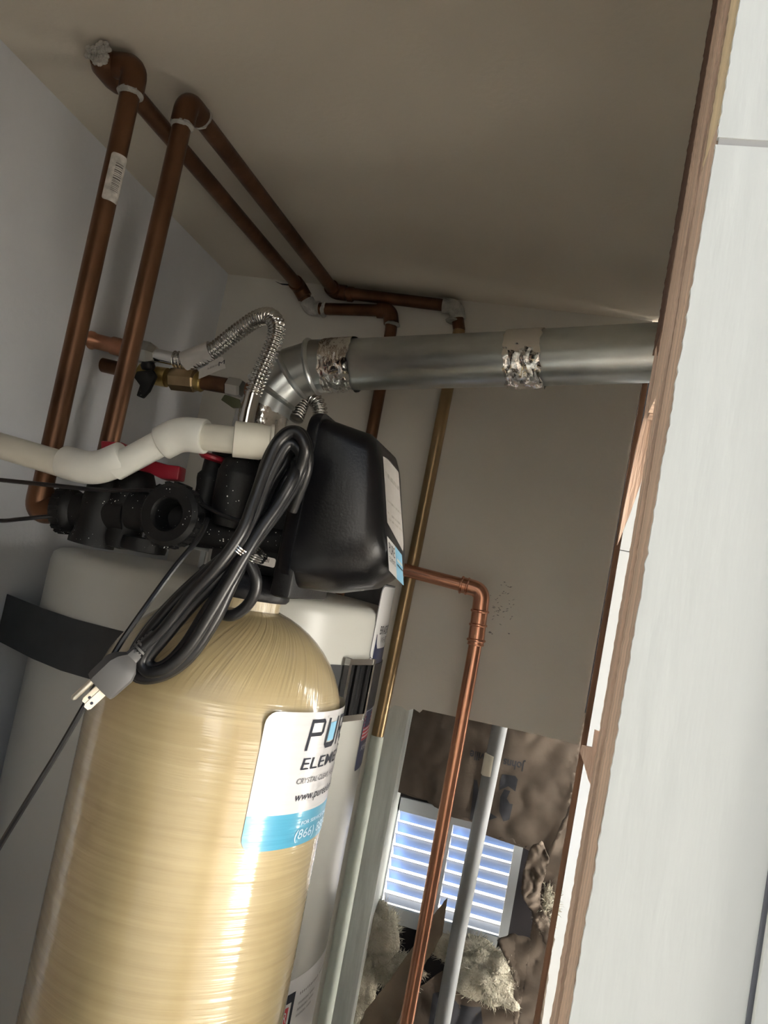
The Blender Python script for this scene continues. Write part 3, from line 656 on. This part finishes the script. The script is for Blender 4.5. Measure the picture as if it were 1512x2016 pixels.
t = thing('flex_connector', (-.39, 1.19, 1.45), 'corrugated steel connector partly hidden behind the flue elbow and black cover', 'connector')
fp = resample(spline([(-.44, 1.17, 1.665), (-0.4392, 1.1900, 1.7037), (-0.4198, 1.1900, 1.7022), (-0.4088, 1.1900, 1.6828), (-0.4079, 1.1900, 1.6454), (-.395, 1.19, 1.52)], 14), .0006625)
MB().tube(fp, [.0108+.0019*math.sin(2*math.pi*i/8) for i in range(len(fp))], 18).build('corrugated_tube', M['chrome'], t, angle=80)
MB().tube([(-.395, 1.19, 1.525), (-.395, 1.19, 1.465)], .0135, 6).build('hex_nut', M['nut'], t)
c0 = Vector((-0.4451, 1.1750, 1.6814)); MB().box(c0.x, c0.x+.009, 1.175, 1.1756, c0.z-.014, c0.z).build('paper_tag', M['sticker'], t)

t = thing('shutoff_valve', (-0.6356, 1.0600, 1.6769), 'brass shut-off valve line with dark handle below the steel connector on left wall', 'valve')
Q = [Vector(p) for p in ((-0.7233, 1.0650, 1.6860), (-0.6717, 1.0650, 1.6792), (-0.6423, 1.0650, 1.6791), (-0.6233, 1.0650, 1.6785), (-0.6063, 1.0650, 1.6784), (-0.5647, 1.0650, 1.6802), (-0.5579, 1.0650, 1.6795), (-0.5149, 1.0650, 1.6792), (-0.4838, 1.0650, 1.6781), (-0.4482, 1.0650, 1.6769))]
MB().tube([Q[0]-Vector((.03, 0, 0)), Q[1]], .011, 16).build('inlet_pipe', M['copper_old'], t)
MB().lathe([(.008, 0), (.0155, .002), (.0155, .010), (.0125, .014), (.0125, .026), (.0145, .028), (.0145, .046)], Q[1]+Vector((.012, 0, 0)), Q[4]-Q[1], 22).build('valve_body', M['brass'], t)
MB().lathe([(.0125, 0), (.0178, .002), (.0178, (Q[5]-Q[4]).length-.003), (.013, (Q[5]-Q[4]).length)], Q[4], Q[5]-Q[4], 8).build('union_nut', M['brass_pipe'], t, angle=20)
ring('collar', Q[5].lerp(Q[6], .7), Q[6]-Q[5], .0148, .012, M['brass'], t)
MB().tube([Q[5], Q[7]], .0118, 18).build('nipple', M['copper_old'], t)
MB().lathe([(.011, 0), (.0145, .002), (.0145, .02), (.0125, .024)], Q[7], Q[8]-Q[7], 6).build('hex_nut', M['nut'], t, angle=20)
MB().tube([Q[8], Q[8]+Vector((.014, 0, 0))], .0105, 14).build('outlet_pipe', M['copper_old'], t)
h = Vector((-0.6363, 1.0400, 1.6694))
MB().lathe([(.004, 0), (.009, .001), (.011, .006), (.009, .012), (.004, .013)], h+Vector((0, .006, .012)), (0, -.4, 1), 12).build('stem', M['blk'], t)
mb = MB(); mb.prism([(-.012, .006), (.012, .012), (.02, .004), (.014, -.02), (.006, -.032), (-.004, -.03), (-.002, -.014), (-.014, -.004)], lambda a, b_, d: (h.x+a, h.y-.004+d, h.z+b_), .008)
mb.build('lever', M['blk_dust'], t, bevel=.0015)
g = Vector((-0.5027, 1.0600, 1.6595)); MB().prism([(-.016, -.003), (-.012, .006), (.012, .002), (.018, -.010), (.004, -.012)], lambda a, b_, d: (g.x+a, g.y+d, g.z+b_), .006).build('drain_lever', mat('olive_plastic', (.06, .065, .03), .5), t, bevel=.0012)

# ---------------------------------------------------------------- fibreglass tank
TX, TY, TR = -.303, .755, .1233
t = thing('filter_tank', (TX, TY, 0), 'tall yellow wound-fibreglass filter tank with a domed top', 'tank')
prof = [(0, .02), (.06, .022), (.10, .045), (TR, .12)] + [(TR, .12+k*.14) for k in range(1, 8)] + [(TR, 1.285)]
zt, zn = 1.285, 1.398
for k in range(1, 15):
    a = math.radians(k*90/15); r = TR*math.cos(a)**.92
    prof.append((max(r, .041), zt+(zn-zt)*math.sin(a)**1.0))
prof = [p for i, p in enumerate(prof) if not (p[0] <= .0411 and i > 12)] + [(.041, 1.392), (.041, 1.412), (0, 1.412)]
tank = MB(); tank.lathe(prof, (TX, TY, 0), (0, 0, 1), 96)
tank.build('shell', M['tank'], t, angle=60)
MB().lathe([(.05, 0), (TR+.006, 0), (TR+.006, .02), (TR-.01, .08), (TR-.02, .08), (.05, .02)], (TX, TY, 0), (0, 0, 1), 48).build('foot', M['blk'], t)
on = lambda ph, z, e=.0006: on_cyl(TX, TY, TR+e, ph, z)
LW, LZ, LH = TR*math.radians(110), 1.196, .121
def lab_poly(bottom, top):
    full = rrect(LW, LH, .012, 5); return [(a, min(max(b_, bottom), top)) for a, b_ in full]
lb = decal('label', lab_poly(.0305, LH), [tuple(range(24))], on(41.6, LZ, .0007), M['label'], t, .008)
decal('blue_band', lab_poly(0, .0305), [tuple(range(24))], on(41.6, LZ, .0007), M['label_blue'], lb, .008)
R_ = TR
mm = lambda deg: math.radians(deg)*R_
# tall thin capitals P U R E, the U filled like a glass of water
def stroke(polys, x, z, e=.0012, m='ink'):
    V = []; F = []
    for p in polys: k = len(V); V += p; F.append(tuple(range(k, k+len(p))))
    return decal('lettering', V, F, lambda u, v: on(63.6, 1.2825, e)(x+u+v*.12, v), M[m], lb, .004)
th = .0034; H_ = .028
stroke([[(0, 0), (th, 0), (th, H_), (0, H_)], [(th, H_-th), (.019, H_-th), (.019, H_), (th, H_)], [(.019, .0125), (.0222, .0155), (.0222, H_-.003), (.019, H_)], [(th, .0125), (.019, .0125), (.019, .0125+th), (th, .0125+th)]], 0, 0)
stroke([[(.028, .004), (.028+th, .004), (.028+th, H_), (.028, H_)], [(.028, .004), (.032, 0), (.047, 0), (.051, .004), (.047, th+.0015), (.032, th+.0015)], [(.051-th, .004), (.051, .004), (.051, H_), (.051-th, H_)]], .0, 0)
stroke([[(.0325, .0065), (.0462, .0065), (.0462, .0235), (.0325, .0235)]], .0, 0, .0013, 'skyblue')
stroke([[(.057, 0), (.057+th, 0), (.057+th, H_), (.057, H_)], [(.06, H_-th), (.076, H_-th), (.076, H_), (.06, H_)], [(.0755, .0125), (.079, .0155), (.079, H_-.003), (.0755, H_)], [(.06, .0125), (.076, .0125), (.076, .0125+th), (.06, .0125+th)], [(.066, .0125), (.071, .0125), (.079, 0), (.074, 0)]], 0, 0)
stroke([[(.085, 0), (.085+th, 0), (.085+th, H_), (.085, H_)], [(.088, 0), (.104, 0), (.104, th), (.088, th)], [(.088, .0125), (.101, .0125), (.101, .0125+th), (.088, .0125+th)], [(.088, H_-th), (.104, H_-th), (.104, H_), (.088, H_)]], 0, 0)
for s, ph, z, h_, w_, sh, mm_ in (('ELEMENTS', 63.3, 1.2655, .0105, .118, .12, 'ink'), ('CRYSTAL CLEAR, HEALTHY WATER', 62.6, 1.2530, .0048, .118, .2, 'grey_ink'), ('www.pureelements.com', 63.6, 1.2375, .0080, .118, .2, 'ink'), ('FOR SERVICE CALL', 71.0, 1.2145, .0032, .060, 0, 'pale_ink'), ('(866) 880-5', 68.0, 1.2020, .0085, .075, .1, 'pale_ink')):
    V, F, W = text2d(s, h_, sh, w_, .016 if h_ < .005 else .002); decal('lettering', V, F, on(ph, z, .0013), M[mm_], lb, .003)

# ---------------------------------------------------------------- control valve on the tank
t = thing('control_valve', (TX, TY, 1.385), 'black control valve head with big domed cover screwed onto the yellow tank', 'valve')
MB().lathe([(.034, 0), (.046, 0), (.0485, .003), (.0485, .010), (.046, .013), (.046, .020), (.043, .024), (.034, .024)], (TX, TY, 1.4025), (0, 0, 1), 48).build('tank_collar', M['blk'], t)
MB().box(-.338, -.245, .735, .805, 1.426, 1.53).build('valve_body', M['blk_dust'], t, bevel=.008)
MB().box(-.252, -.232, .692, .816, 1.412, 1.545).build('rear_plate', M['blk'], t, bevel=.004)
MB().tube([(-.30, .755, 1.53), (-.30, .755, 1.56)], .028, 24).build('piston_cap', M['blk'], t)
# cover: lofted sections along X
def section(xt, xb, zt, zb, hw, rt_, rb_, k=6):
    out = []
    for sy, sz, r in ((1, 1, rt_), (-1, 1, rt_), (-1, -1, rb_), (1, -1, rb_)):
        cy = TY+sy*(hw-r); cz = (zt-r) if sz > 0 else (zb+r)
        a0 = {(1, 1): 0, (-1, 1): 90, (-1, -1): 180, (1, -1): 270}[(sy, sz)]
        for j in range(k+1):
            a = math.radians(a0+90*j/k); y = cy+r*math.cos(a); z = cz+r*math.sin(a)
            s = (z-zb)/(zt-zb); out.append((xb+(xt-xb)*s, y, z))
    return out
def loft(secs, cap0=True):
    mb = MB(); n = len(secs[0])
    v = [p for s in secs for p in s]
    fc = [(i*n+k, i*n+(k+1) % n, (i+1)*n+(k+1) % n, (i+1)*n+k) for i in range(len(secs)-1) for k in range(n)]
    fc.append(tuple((len(secs)-1)*n+k for k in range(n)))
    if cap0: fc.append(tuple(range(n-1, -1, -1)))
    return mb.add(v, fc)
sec = [section(-.238, -.240, 1.583, 1.424, .066, .016, .030), section(-.232, -.234, 1.584, 1.423, .067, .016, .032), section(-.215, -.207, 1.581, 1.424, .0665, .018, .046),
       section(-.190, -.168, 1.577, 1.436, .0635, .020, .050), section(-.183, -.157, 1.572, 1.445, .059, .020, .046), section(-.179, -.152, 1.565, 1.452, .052, .018, .036), section(-.1775, -.150, 1.560, 1.457, .046, .014, .026)]
cv = loft(sec).build('cover', M['cover'], t, angle=70)
loft([section(-.2455, -.2475, 1.586, 1.424, .0675, .016, .030), section(-.241, -.243, 1.588, 1.420, .0690, .016, .032), section(-.2345, -.2365, 1.588, 1.420, .0690, .016, .032)]).build('cover_rim', M['cover'], t, angle=40)
def front(y, s, e=.0007):
    zt, zb, xt, xb = 1.560, 1.454, -.1775, -.150
    z = zb+(zt-zb)*s; x = xb+(xt-xb)*s
    nx, nz = .968, .251
    return (x+nx*e, TY+y, z+nz*e)
def fpoly(name, pts, m, parent, e=.0007): return decal(name, pts, [tuple(range(len(pts)))], lambda u, v: front(u, v, e), M[m], parent, .02)
pn = fpoly('window_panel', [(-.040, .99), (-.020, 1.0), (.036, .97), (.040, .30), (.034, .22), (-.038, .42)], 'sticker', cv, .0008)
for k, (a, b_) in enumerate(((.90, .86), (.66, .64), (.55, .53), (.50, .48))):
    fpoly('panel_line', [(-.034, a-.03), (.034, a-.08), (.034, b_-.08), (-.034, b_-.03)], 'old_sticker', cv, .0012)
fpoly('sticker', [(-.044, .30), (-.008, .24), (-.008, -.05), (-.044, .01)], 'white', cv, .001)
fpoly('sticker', [(-.008, .24), (.026, .18), (.026, -.10), (-.008, -.05)], 'skyblue', cv, .001)
V, F, W = text2d('PURE', .09, 0, .026); decal('lettering', V, F, lambda u, v: front(-.040+u, .165+v-u*1.6, .0015), M['ink'], cv, .05)
V, F, W = text2d('ELEMENTS', .04, 0, .026); decal('lettering', V, F, lambda u, v: front(-.040+u, .095+v-u*1.6, .0015), M['ink'], cv, .05)
fpoly('sticker_line', [(-.004, .135), (.022, .09), (.022, .065), (-.004, .11)], 'white', cv, .0015)
fpoly('sticker_line', [(-.004, .085), (.022, .04), (.022, .028), (-.004, .073)], 'ink', cv, .0015)
# small barcode sticker under the cord tie
sk = Vector((-0.2658, 0.6900, 1.4423))
o = decal('sticker', rrect(.022, .0085, .002), [tuple(range(20))], lambda u, v: (sk.x-.007+u, .6905, sk.z-.004+v-.04*u), M['sticker'], t, .01)
V = []; F = []
for k in range(9):
    n0 = len(V); x = .003+k*.0015; V += [(x, .0035), (x+.0008, .0035), (x+.0008, .007), (x, .007)]; F.append((n0, n0+1, n0+2, n0+3))
decal('barcode', V, F, lambda u, v: (sk.x-.007+u, .690, sk.z-.004+v-.04*u), M['faded_ink'], o, .01)

# ---------------------------------------------------------------- bypass valve with red handles
t = thing('bypass_valve', (-0.4597, 0.7450, 1.4648), 'dusty black plastic bypass valve with union nuts and red levers on the pipe side', 'valve')
Y0 = .742
def nut(c, ax, R, L, r_in, ribs, m, deep=.03, name='union_nut'):
    c = Vector(c); ax = Vector(ax).normalized()
    mb = MB().lathe([(r_in, .0), (R-.006, .0), (R-.002, .003), (R, .008), (R, L-.004), (R-.004, L), (r_in+.002, L), (r_in, L-.003), (r_in, .0)], c, ax, 40)
    mb.f = mb.f[:-2]
    a = Vector((0, 0, 1)) if abs(ax.z) < .9 else Vector((1, 0, 0)); U = (a-ax*a.dot(ax)).normalized(); W = ax.cross(U)
    for k in range(ribs):
        th_ = 2*math.pi*k/ribs; d = U*math.cos(th_)+W*math.sin(th_); s = ax.cross(d)
        p = c+d*(R-.001); v = []
        for l in (.010, L-.004):
            for q in (-.0022, .0022):
                for hh in (0, .0028): v.append(p+ax*l+s*q+d*hh)
        mb.add(v, [(0, 1, 3, 2), (4, 6, 7, 5), (0, 4, 5, 1), (2, 3, 7, 6), (0, 2, 6, 4), (1, 5, 7, 3)])
    return mb.build(name, m, t, angle=35)
pl = Vector((-0.5127, 0.7420, 1.4531)); pr = Vector((-0.2711, 0.7520, 1.4772))
manx = (pr-pl).normalized()
nut(pl+manx*.018, -manx, .0235, .024, .012, 18, M['blk_dust'])
MB().tube([pl+manx*.012, pl+manx*.075], .0195, 28).build('inlet_barrel', M['blk_dust'], t)
c = Vector((-0.4705, 0.7420, 1.4625))
MB().lathe([(.020, -.040), (.0235, -.0395), (.0235, -.034), (.0205, -.026), (.0215, -.008), (.0200, .008), (.019, .018), (.0195, .026), (.017, .034), (.0, .036)], c, (.05, 0, 1), 32).build('plug_housing', M['blk_dust'], t)
c2 = Vector((-0.4456, 0.7520, 1.4762))
MB().lathe([(.0, -.052), (.019, -.050), (.020, -.046), (.020, -.030), (.0235, -.022), (.0245, 0), (.0235, .02), (.019, .031), (.011, .036), (.0, .037)], c2, (0, 0, 1), 36).build('valve_housing', M['blk_dust'], t)
MB().lathe([(.015, -.006), (.0225, -.005), (.0235, 0), (.0225, .008), (.015, .009)], Vector((-0.4143, 0.7450, 1.4319)), (0, 0, 1), 30).build('lower_flange', M['blk_dust'], t)
cp = Vector((-0.3687, 0.6940, 1.4680)); axp = Vector((-.06, -1, .03))
nut(cp-axp.normalized()*.024, axp, .0308, .026, .0152, 20, M['blk_dust'], name='open_port_nut')
MB().lathe([(.016, -.03), (.0245, -.03), (.0245, .010), (.0160, .010), (.0152, -.026), (0, -.028)], cp-axp.normalized()*.028, axp, 36).build('open_port', M['blk'], t)
MB().tube([cp-axp.normalized()*.05, Vector((-0.4335, 0.7420, 1.4673))], .021, 26).build('port_barrel', M['blk_dust'], t)
MB().tube([Vector((-0.3865, 0.7450, 1.4667)), pr], .0135, 24).build('outlet_barrel', M['blk_dust'], t)
MB().tube([Vector((-0.3608, 0.7380, 1.4573)), Vector((-0.2656, 0.7450, 1.4631))], .0155, 24).build('outlet_barrel', M['blk_dust'], t)
vc = Vector((-0.3204, 0.7250, 1.4912))
MB().lathe([(.013, -.024), (.017, -.012), (.019, .0), (.0205, .028), (.0205, .030), (.0198, .031), (.0175, .040), (.011, .0465), (0, .049)], vc, (.04, 0, 1), 32).build('meter_dome', M['blk_dust'], t)
rc = Vector((-0.3540, 0.7350, 1.5025))
MB().lathe([(.010, -.026), (.011, 0), (.0125, .008), (.0125, .012), (.0095, .016), (.0095, .034), (.0, .035)], rc, (.03, 0, 1), 24).build('stem_housing', M['blk_dust'], t)
kc = Vector((-0.3444, 0.7500, 1.5405))
MB().lathe([(0, -.03), (.016, -.03), (.018, 0), (.016, .008), (0, .011)], kc, (0, 0, 1), 28).build('black_knob', M['blk'], t)
hc = Vector((-0.3522, 0.7300, 1.5318))
MB().lathe([(.0, -.002), (.011, -.0025), (.0145, 0), (.0145, .0025), (.011, .0045), (0, .0045)], hc, (.15, -.05, 1), 30).build('red_cap', M['red'], t)
def lever(pts, y, th_, name='red_lever'):
    P_ = [(p[0], p[2]) for p in pts]
    return MB().prism(P_, lambda a, b_, d: (a, y+d, b_), th_).build(name, M['red'], t, bevel=.002)
lever([(-0.4393, 0.7350, 1.5228), (-0.4224, 0.7350, 1.5206), (-0.4021, 0.7350, 1.5185), (-0.3873, 0.7350, 1.5192), (-0.3862, 0.7350, 1.5046), (-0.4054, 0.7350, 1.5030), (-0.4215, 0.7350, 1.5074), (-0.4357, 0.7350, 1.5077)], .733, .016)
lever([(-0.4858, 0.7350, 1.5319), (-0.4610, 0.7350, 1.5340), (-0.4432, 0.7350, 1.5243), (-0.4334, 0.7350, 1.5081), (-0.4545, 0.7350, 1.5047), (-0.4802, 0.7350, 1.5142)], .738, .012)

# ---------------------------------------------------------------- white drain line
t = thing('drain_pipe', (-0.4031, 0.7000, 1.5299), 'white plastic drain pipe with two angled elbows running in front of the copper risers', 'pipe')
YD = .700
D = [(-.722, .715, 1.520), (-0.4801, 0.7000, 1.4961), (-0.4382, 0.7000, 1.5033), (-0.3855, 0.7000, 1.5423), (-0.3604, 0.7000, 1.5476), (-0.3153, 0.7000, 1.5495), (-0.2908, 0.7100, 1.5523)]
dn = [Vector(p) for p in D]
PV = .0133
MB().tube([dn[0], dn[1]], PV, 22).build('pipe', M['pvc_old'], t)
MB().tube([dn[2], dn[3]], PV, 22).build('pipe', M['pvc'], t)
MB().tube([dn[4], dn[5]], PV, 22).build('pipe', M['pvc_old'], t)
def fit(a, b_, c_, La, Lb, m, r):
    a, b_, c_ = Vector(a), Vector(b_), Vector(c_)
    q = bezel([b_+(a-b_).normalized()*La, b_, b_+(c_-b_).normalized()*Lb], .02, 10)
    R_ = [r]*len(q); R_[0] = r*.94; R_[-1] = r*.94
    q = [q[0]] + [q[0].lerp(q[1], .08)] + q[1:-1] + [q[-1].lerp(q[-2], .08)] + [q[-1]]
    return MB().tube(q, [r*.95, r] + [r]*(len(q)-4) + [r, r*.95], 26).build('elbow', m, t, angle=50)
fit(dn[1]+(dn[0]-dn[1])*.5, (dn[1]+dn[2])/2+Vector((0, 0, -.002)), dn[3], .038, .034, M['pvc'], .0166)
fit(dn[2], (dn[3]*.4+dn[4]*.6)+Vector((-.006, 0, .002)), dn[5], .022, .027, M['pvc'], .0170)
MB().lathe([(.0133, 0), (.0175, .001), (.0175, .026), (.0166, .028), (.0166, .034), (.0182, .0355), (.0182, .038), (.012, .0385)], dn[5]-Vector((.006, 0, -.001)), dn[6]-dn[5], 30).build('coupling', M['pvc_old'], t)
o = decal('printed_marks', [v for k in range(6) for v in ((k*.0016, 0), (k*.0016+.0008, 0), (k*.0016+.0008, .008), (k*.0016, .008))], [tuple(range(4*k, 4*k+4)) for k in range(6)], lambda u, v: (dn[6].x-.016+u*.6, dn[6].y-.0175-.0008, dn[6].z-.005+v), M['faded_ink'], t, .02)

# ---------------------------------------------------------------- power cord, bundled and tied, with its plug
t = thing('power_cord', (-0.2541, 0.6300, 1.4483), 'bundled black power cord with grey three-prong plug hanging from the control valve', 'cord')
CR = .0050
L1 = [(-0.2343, 0.6600, 1.4904), (-0.2232, 0.6450, 1.5240), (-0.2243, 0.6400, 1.5431), (-0.2328, 0.6380, 1.5557), (-0.2456, 0.6360, 1.5534), (-0.2547, 0.6340, 1.5336), (-0.2576, 0.6310, 1.5050), (-0.2589, 0.6270, 1.4756), (-0.2627, 0.6220, 1.4518), (-0.2813, 0.6200, 1.4266), (-0.3041, 0.6180, 1.3954), (-0.3215, 0.6160, 1.3652), (-0.3299, 0.6160, 1.3403), (-0.3204, 0.6160, 1.3287), (-0.2989, 0.6160, 1.3359), (-0.2799, 0.6160, 1.3560), (-0.2654, 0.6160, 1.3894), (-0.2582, 0.6180, 1.4189), (-0.2516, 0.6210, 1.4451), (-0.2432, 0.6280, 1.4697), (-0.2334, 0.6360, 1.4965), (-0.2259, 0.6410, 1.5229), (-0.2253, 0.6290, 1.5364), (-0.2325, 0.6270, 1.5432), (-0.2379, 0.6250, 1.5420), (-0.2429, 0.6230, 1.5276), (-0.2474, 0.6200, 1.5050), (-0.2504, 0.6160, 1.4758), (-0.2546, 0.6110, 1.4524), (-0.2707, 0.6090, 1.4247), (-0.2900, 0.6070, 1.3951), (-0.3065, 0.6050, 1.3670), (-0.3161, 0.6050, 1.3448), (-0.3089, 0.6050, 1.3363), (-0.2937, 0.6050, 1.3424), (-0.2789, 0.6050, 1.3614), (-0.2661, 0.6050, 1.3923), (-0.2571, 0.6070, 1.4188), (-0.2489, 0.6100, 1.4449), (-0.2424, 0.6170, 1.4688), (-0.2338, 0.6250, 1.4949), (-0.2278, 0.6300, 1.5207), (-0.2370, 0.6500, 1.5345), (-0.2434, 0.6480, 1.5367), (-0.2431, 0.6460, 1.5364), (-0.2445, 0.6440, 1.5263), (-0.2507, 0.6410, 1.5077), (-0.2553, 0.6370, 1.4773), (-0.2606, 0.6320, 1.4530), (-0.2868, 0.6300, 1.4265), (-0.3105, 0.6280, 1.3947), (-0.3287, 0.6260, 1.3639), (-0.3366, 0.6260, 1.3382), (-0.3267, 0.6260, 1.3256), (-0.3036, 0.6260, 1.3332), (-0.2838, 0.6260, 1.3537), (-0.2687, 0.6260, 1.3882), (-0.2620, 0.6280, 1.4185), (-0.2552, 0.6310, 1.4451), (-0.2534, 0.6380, 1.4689), (-0.2457, 0.6460, 1.4957), (-0.2404, 0.6510, 1.5223), (-0.2240, 0.6320, 1.5389), (-0.2318, 0.6300, 1.5484), (-0.2409, 0.6280, 1.5465), (-0.2473, 0.6260, 1.5301), (-0.2512, 0.6230, 1.5048), (-0.2534, 0.6190, 1.4756), (-0.2576, 0.6140, 1.4521), (-0.2680, 0.6120, 1.4232), (-0.2858, 0.6100, 1.3943), (-0.3014, 0.6080, 1.3662), (-0.3125, 0.6080, 1.3462), (-0.3058, 0.6080, 1.3396), (-0.2951, 0.6080, 1.3453), (-0.2828, 0.6080, 1.3638), (-0.2712, 0.6080, 1.3929), (-0.2606, 0.6100, 1.4182), (-0.2518, 0.6130, 1.4445), (-0.2418, 0.6200, 1.4692), (-0.2331, 0.6280, 1.4954), (-0.2262, 0.6330, 1.5215), (-0.2217, 0.6240, 1.5425), (-0.2325, 0.6220, 1.5536), (-0.2441, 0.6200, 1.5426), (-0.2490, 0.6160, 1.5171), (-0.2515, 0.6120, 1.4902), (-0.2545, 0.6060, 1.4613), (-0.2662, 0.6020, 1.4328), (-0.2865, 0.6040, 1.4021), (-0.3027, 0.6040, 1.3728), (-0.3203, 0.6020, 1.3499)]
L1 = [Vector(p) for p in L1]
MB().tube(spline(L1, 7), CR, 12).build('cable', M['cord'], t, angle=80)
L2 = [(-0.2526, 0.6220, 1.4437), (-0.2421, 0.6260, 1.4286), (-0.2418, 0.6300, 1.4138), (-0.2497, 0.6340, 1.4001), (-0.2617, 0.6360, 1.3916), (-0.2767, 0.6400, 1.3957), (-0.2769, 0.6450, 1.4161), (-0.2626, 0.6500, 1.4504), (-0.2470, 0.6580, 1.4857), (-0.2393, 0.6620, 1.5105)]
MB().tube(spline(L2, 8), CR, 12).build('cable', M['cord'], t, angle=80)
tc_ = Vector((-0.2538, 0.6180, 1.4484)); ta = (Vector((-0.2435, 0.6220, 1.4691))-Vector((-0.2494, 0.6120, 1.4436))).normalized()
tb = Vector((-.30, 0, .95)).cross(Vector((0, -1, 0)))
# wire tie wound round the bundle
ta = Vector((.5, 0, .86)); U = Vector((.86, 0, -.5)); W = Vector((0, 1, 0))
for k in range(3):
    pts = [tc_+Vector((0, .012, 0))+ta*(.0022*k-.002)+U*.0135*math.cos(a)+W*.027*math.sin(a) for a in [2*math.pi*i/24 for i in range(25)]]
    MB().tube(pts, .0009, 6, False).build('wire_tie', M['chrome'], t)
# plug
p0 = Vector((-0.3203, 0.6020, 1.3499)); p1 = Vector((-0.3399, 0.5900, 1.3184)); ax = (p1-p0).normalized()
sd = ax.cross(Vector((0, -1, 0))).normalized(); nn = sd.cross(ax).normalized()
L = (p1-p0).length
th_ = math.radians(51)
S2 = (-sd*math.cos(th_) + nn*math.sin(th_)).normalized(); N2 = (sd*math.sin(th_) + nn*math.cos(th_)).normalized()
def plug_sec(d, hw, ht): return [p0+ax*d+S2*hw*a+N2*ht*b_ for a, b_ in ((1, -.6), (1, .1), (.55, .9), (-.55, .9), (-1, .1), (-1, -.6), (-.8, -.8), (.8, -.8))]
secs = [plug_sec(0, .0055, .0055), plug_sec(.006, .0062, .006), plug_sec(.012, .0120, .0120), plug_sec(.018, .0142, .0145), plug_sec(L-.003, .0136, .0140), plug_sec(L, .0128, .0132)]
loft(secs).build('plug_body', M['grey_plug'], t, angle=30)
for k in range(5):
    MB().tube([p0-ax*(.004+k*.0036), p0-ax*(.0022+k*.0036)], .0070-k*.0003, 12).build('strain_relief', M['grey_plug'], t)
MB().tube([p0-ax*.020, p0+ax*.004], .0054, 12).build('strain_relief', M['grey_plug'], t)
for s_ in (-1, 1):
    b_ = p1+S2*.0064*s_-N2*.003; q = MB()
    q.add([b_+S2*x+N2*y+ax*z for z in (-.003, .0155, .0178) for x in (-.0008, .0008) for y in ((-.0033, .0033) if z < .016 else (-.002, .002))],
          [(0, 1, 3, 2), (0, 4, 5, 1), (2, 3, 7, 6), (0, 2, 6, 4), (1, 5, 7, 3), (4, 8, 9, 5), (6, 7, 11, 10), (4, 6, 10, 8), (5, 9, 11, 7), (8, 10, 11, 9)])
    pr_ = q.build('prong', M['prong'], t, angle=20)
    MB().tube([b_+ax*.0120-S2*.0011, b_+ax*.0120+S2*.0011], .0013, 10).build('prong_hole', M['ink'], pr_)
g_ = p1+N2*.0080
MB().tube([g_-ax*.003, g_+ax*.0190, g_+ax*.0208], [.0024, .0024, .0012], 12).build('ground_pin', M['prong'], t)

def wire(name, pts, r, label):
    o = MB().tube(spline(pts, 8), r, 8).build(name, M['cord']); o['label'] = label; o['category'] = 'wire'; return o
wire('sensor_wire', [(-.724, .74, 1.50), (-0.5987, 0.7000, 1.4674), (-0.5587, 0.6950, 1.4705), (-0.5004, 0.6950, 1.4748), (-0.4471, 0.7000, 1.4792), (-0.3983, 0.7000, 1.4868), (-0.3629, 0.7050, 1.4889), (-0.3204, 0.7000, 1.4780), (-0.2930, 0.7000, 1.4730)], .0022, 'thin black wire running from the left across the bypass valve above its open port')
wire('sensor_wire', [(-.724, .76, 1.455), (-0.6043, 0.7200, 1.4259), (-0.5629, 0.7140, 1.4298), (-0.5384, 0.7120, 1.4355), (-0.5202, 0.7180, 1.4414), (-0.5062, 0.7240, 1.4456)], .0022, 'thin black wire entering below the other one and ending at the left union nut')
wire('signal_cable', [(-0.3303, 0.7000, 1.4704), (-0.3251, 0.6800, 1.4518), (-0.3324, 0.6600, 1.4221), (-0.3407, 0.6400, 1.3857), (-0.3508, 0.6260, 1.3484), (-0.3560, 0.6150, 1.3176), (-0.3643, 0.6120, 1.2904), (-0.3759, 0.6100, 1.2549), (-0.3936, 0.6100, 1.2097), (-0.4165, 0.6200, 1.1631), (-0.4407, 0.6300, 1.1084), (-.56, .68, .80), (-.60, .72, .30), (-.62, .74, .02)], .0026, 'thin dark cable slanting down behind the grey plug to the lower left')

# ---------------------------------------------------------------- small wear on walls and ceiling
V = []; F = []
random.seed(3)
sc0 = Vector((-0.0875, 1.4000, 1.4346))
for k in range(46):
    x = sc0.x+random.gauss(0, .011); z = sc0.z+random.gauss(0, .022); l = random.uniform(.0012, .0032); h = random.uniform(.0004, .0011); a = random.uniform(-.5, .9)
    n0 = len(V); ca, sa = math.cos(a), math.sin(a)
    V += [(x-l*ca, z-l*sa), (x, z-h), (x+l*ca, z+l*sa), (x, z+h)]; F.append((n0, n0+1, n0+2, n0+3))
wb = bpy.data.objects['wall_back']
decal('scuff_mark', V, F, lambda u, v: (u, 1.3997, v), M['grey_ink'], wb, .05)
c0 = Vector((-0.6253, 1.3990, 1.9696)); 
decal('crack', [(c0.x, c0.z), (c0.x+.012, c0.z-.0035), (c0.x+.03, c0.z-.003), (c0.x+.034, c0.z-.006), (c0.x+.016, c0.z-.006), (c0.x+.006, c0.z-.003)], [tuple(range(6))], lambda u, v: (u, 1.3996, v), M['ink'], wb, .05)
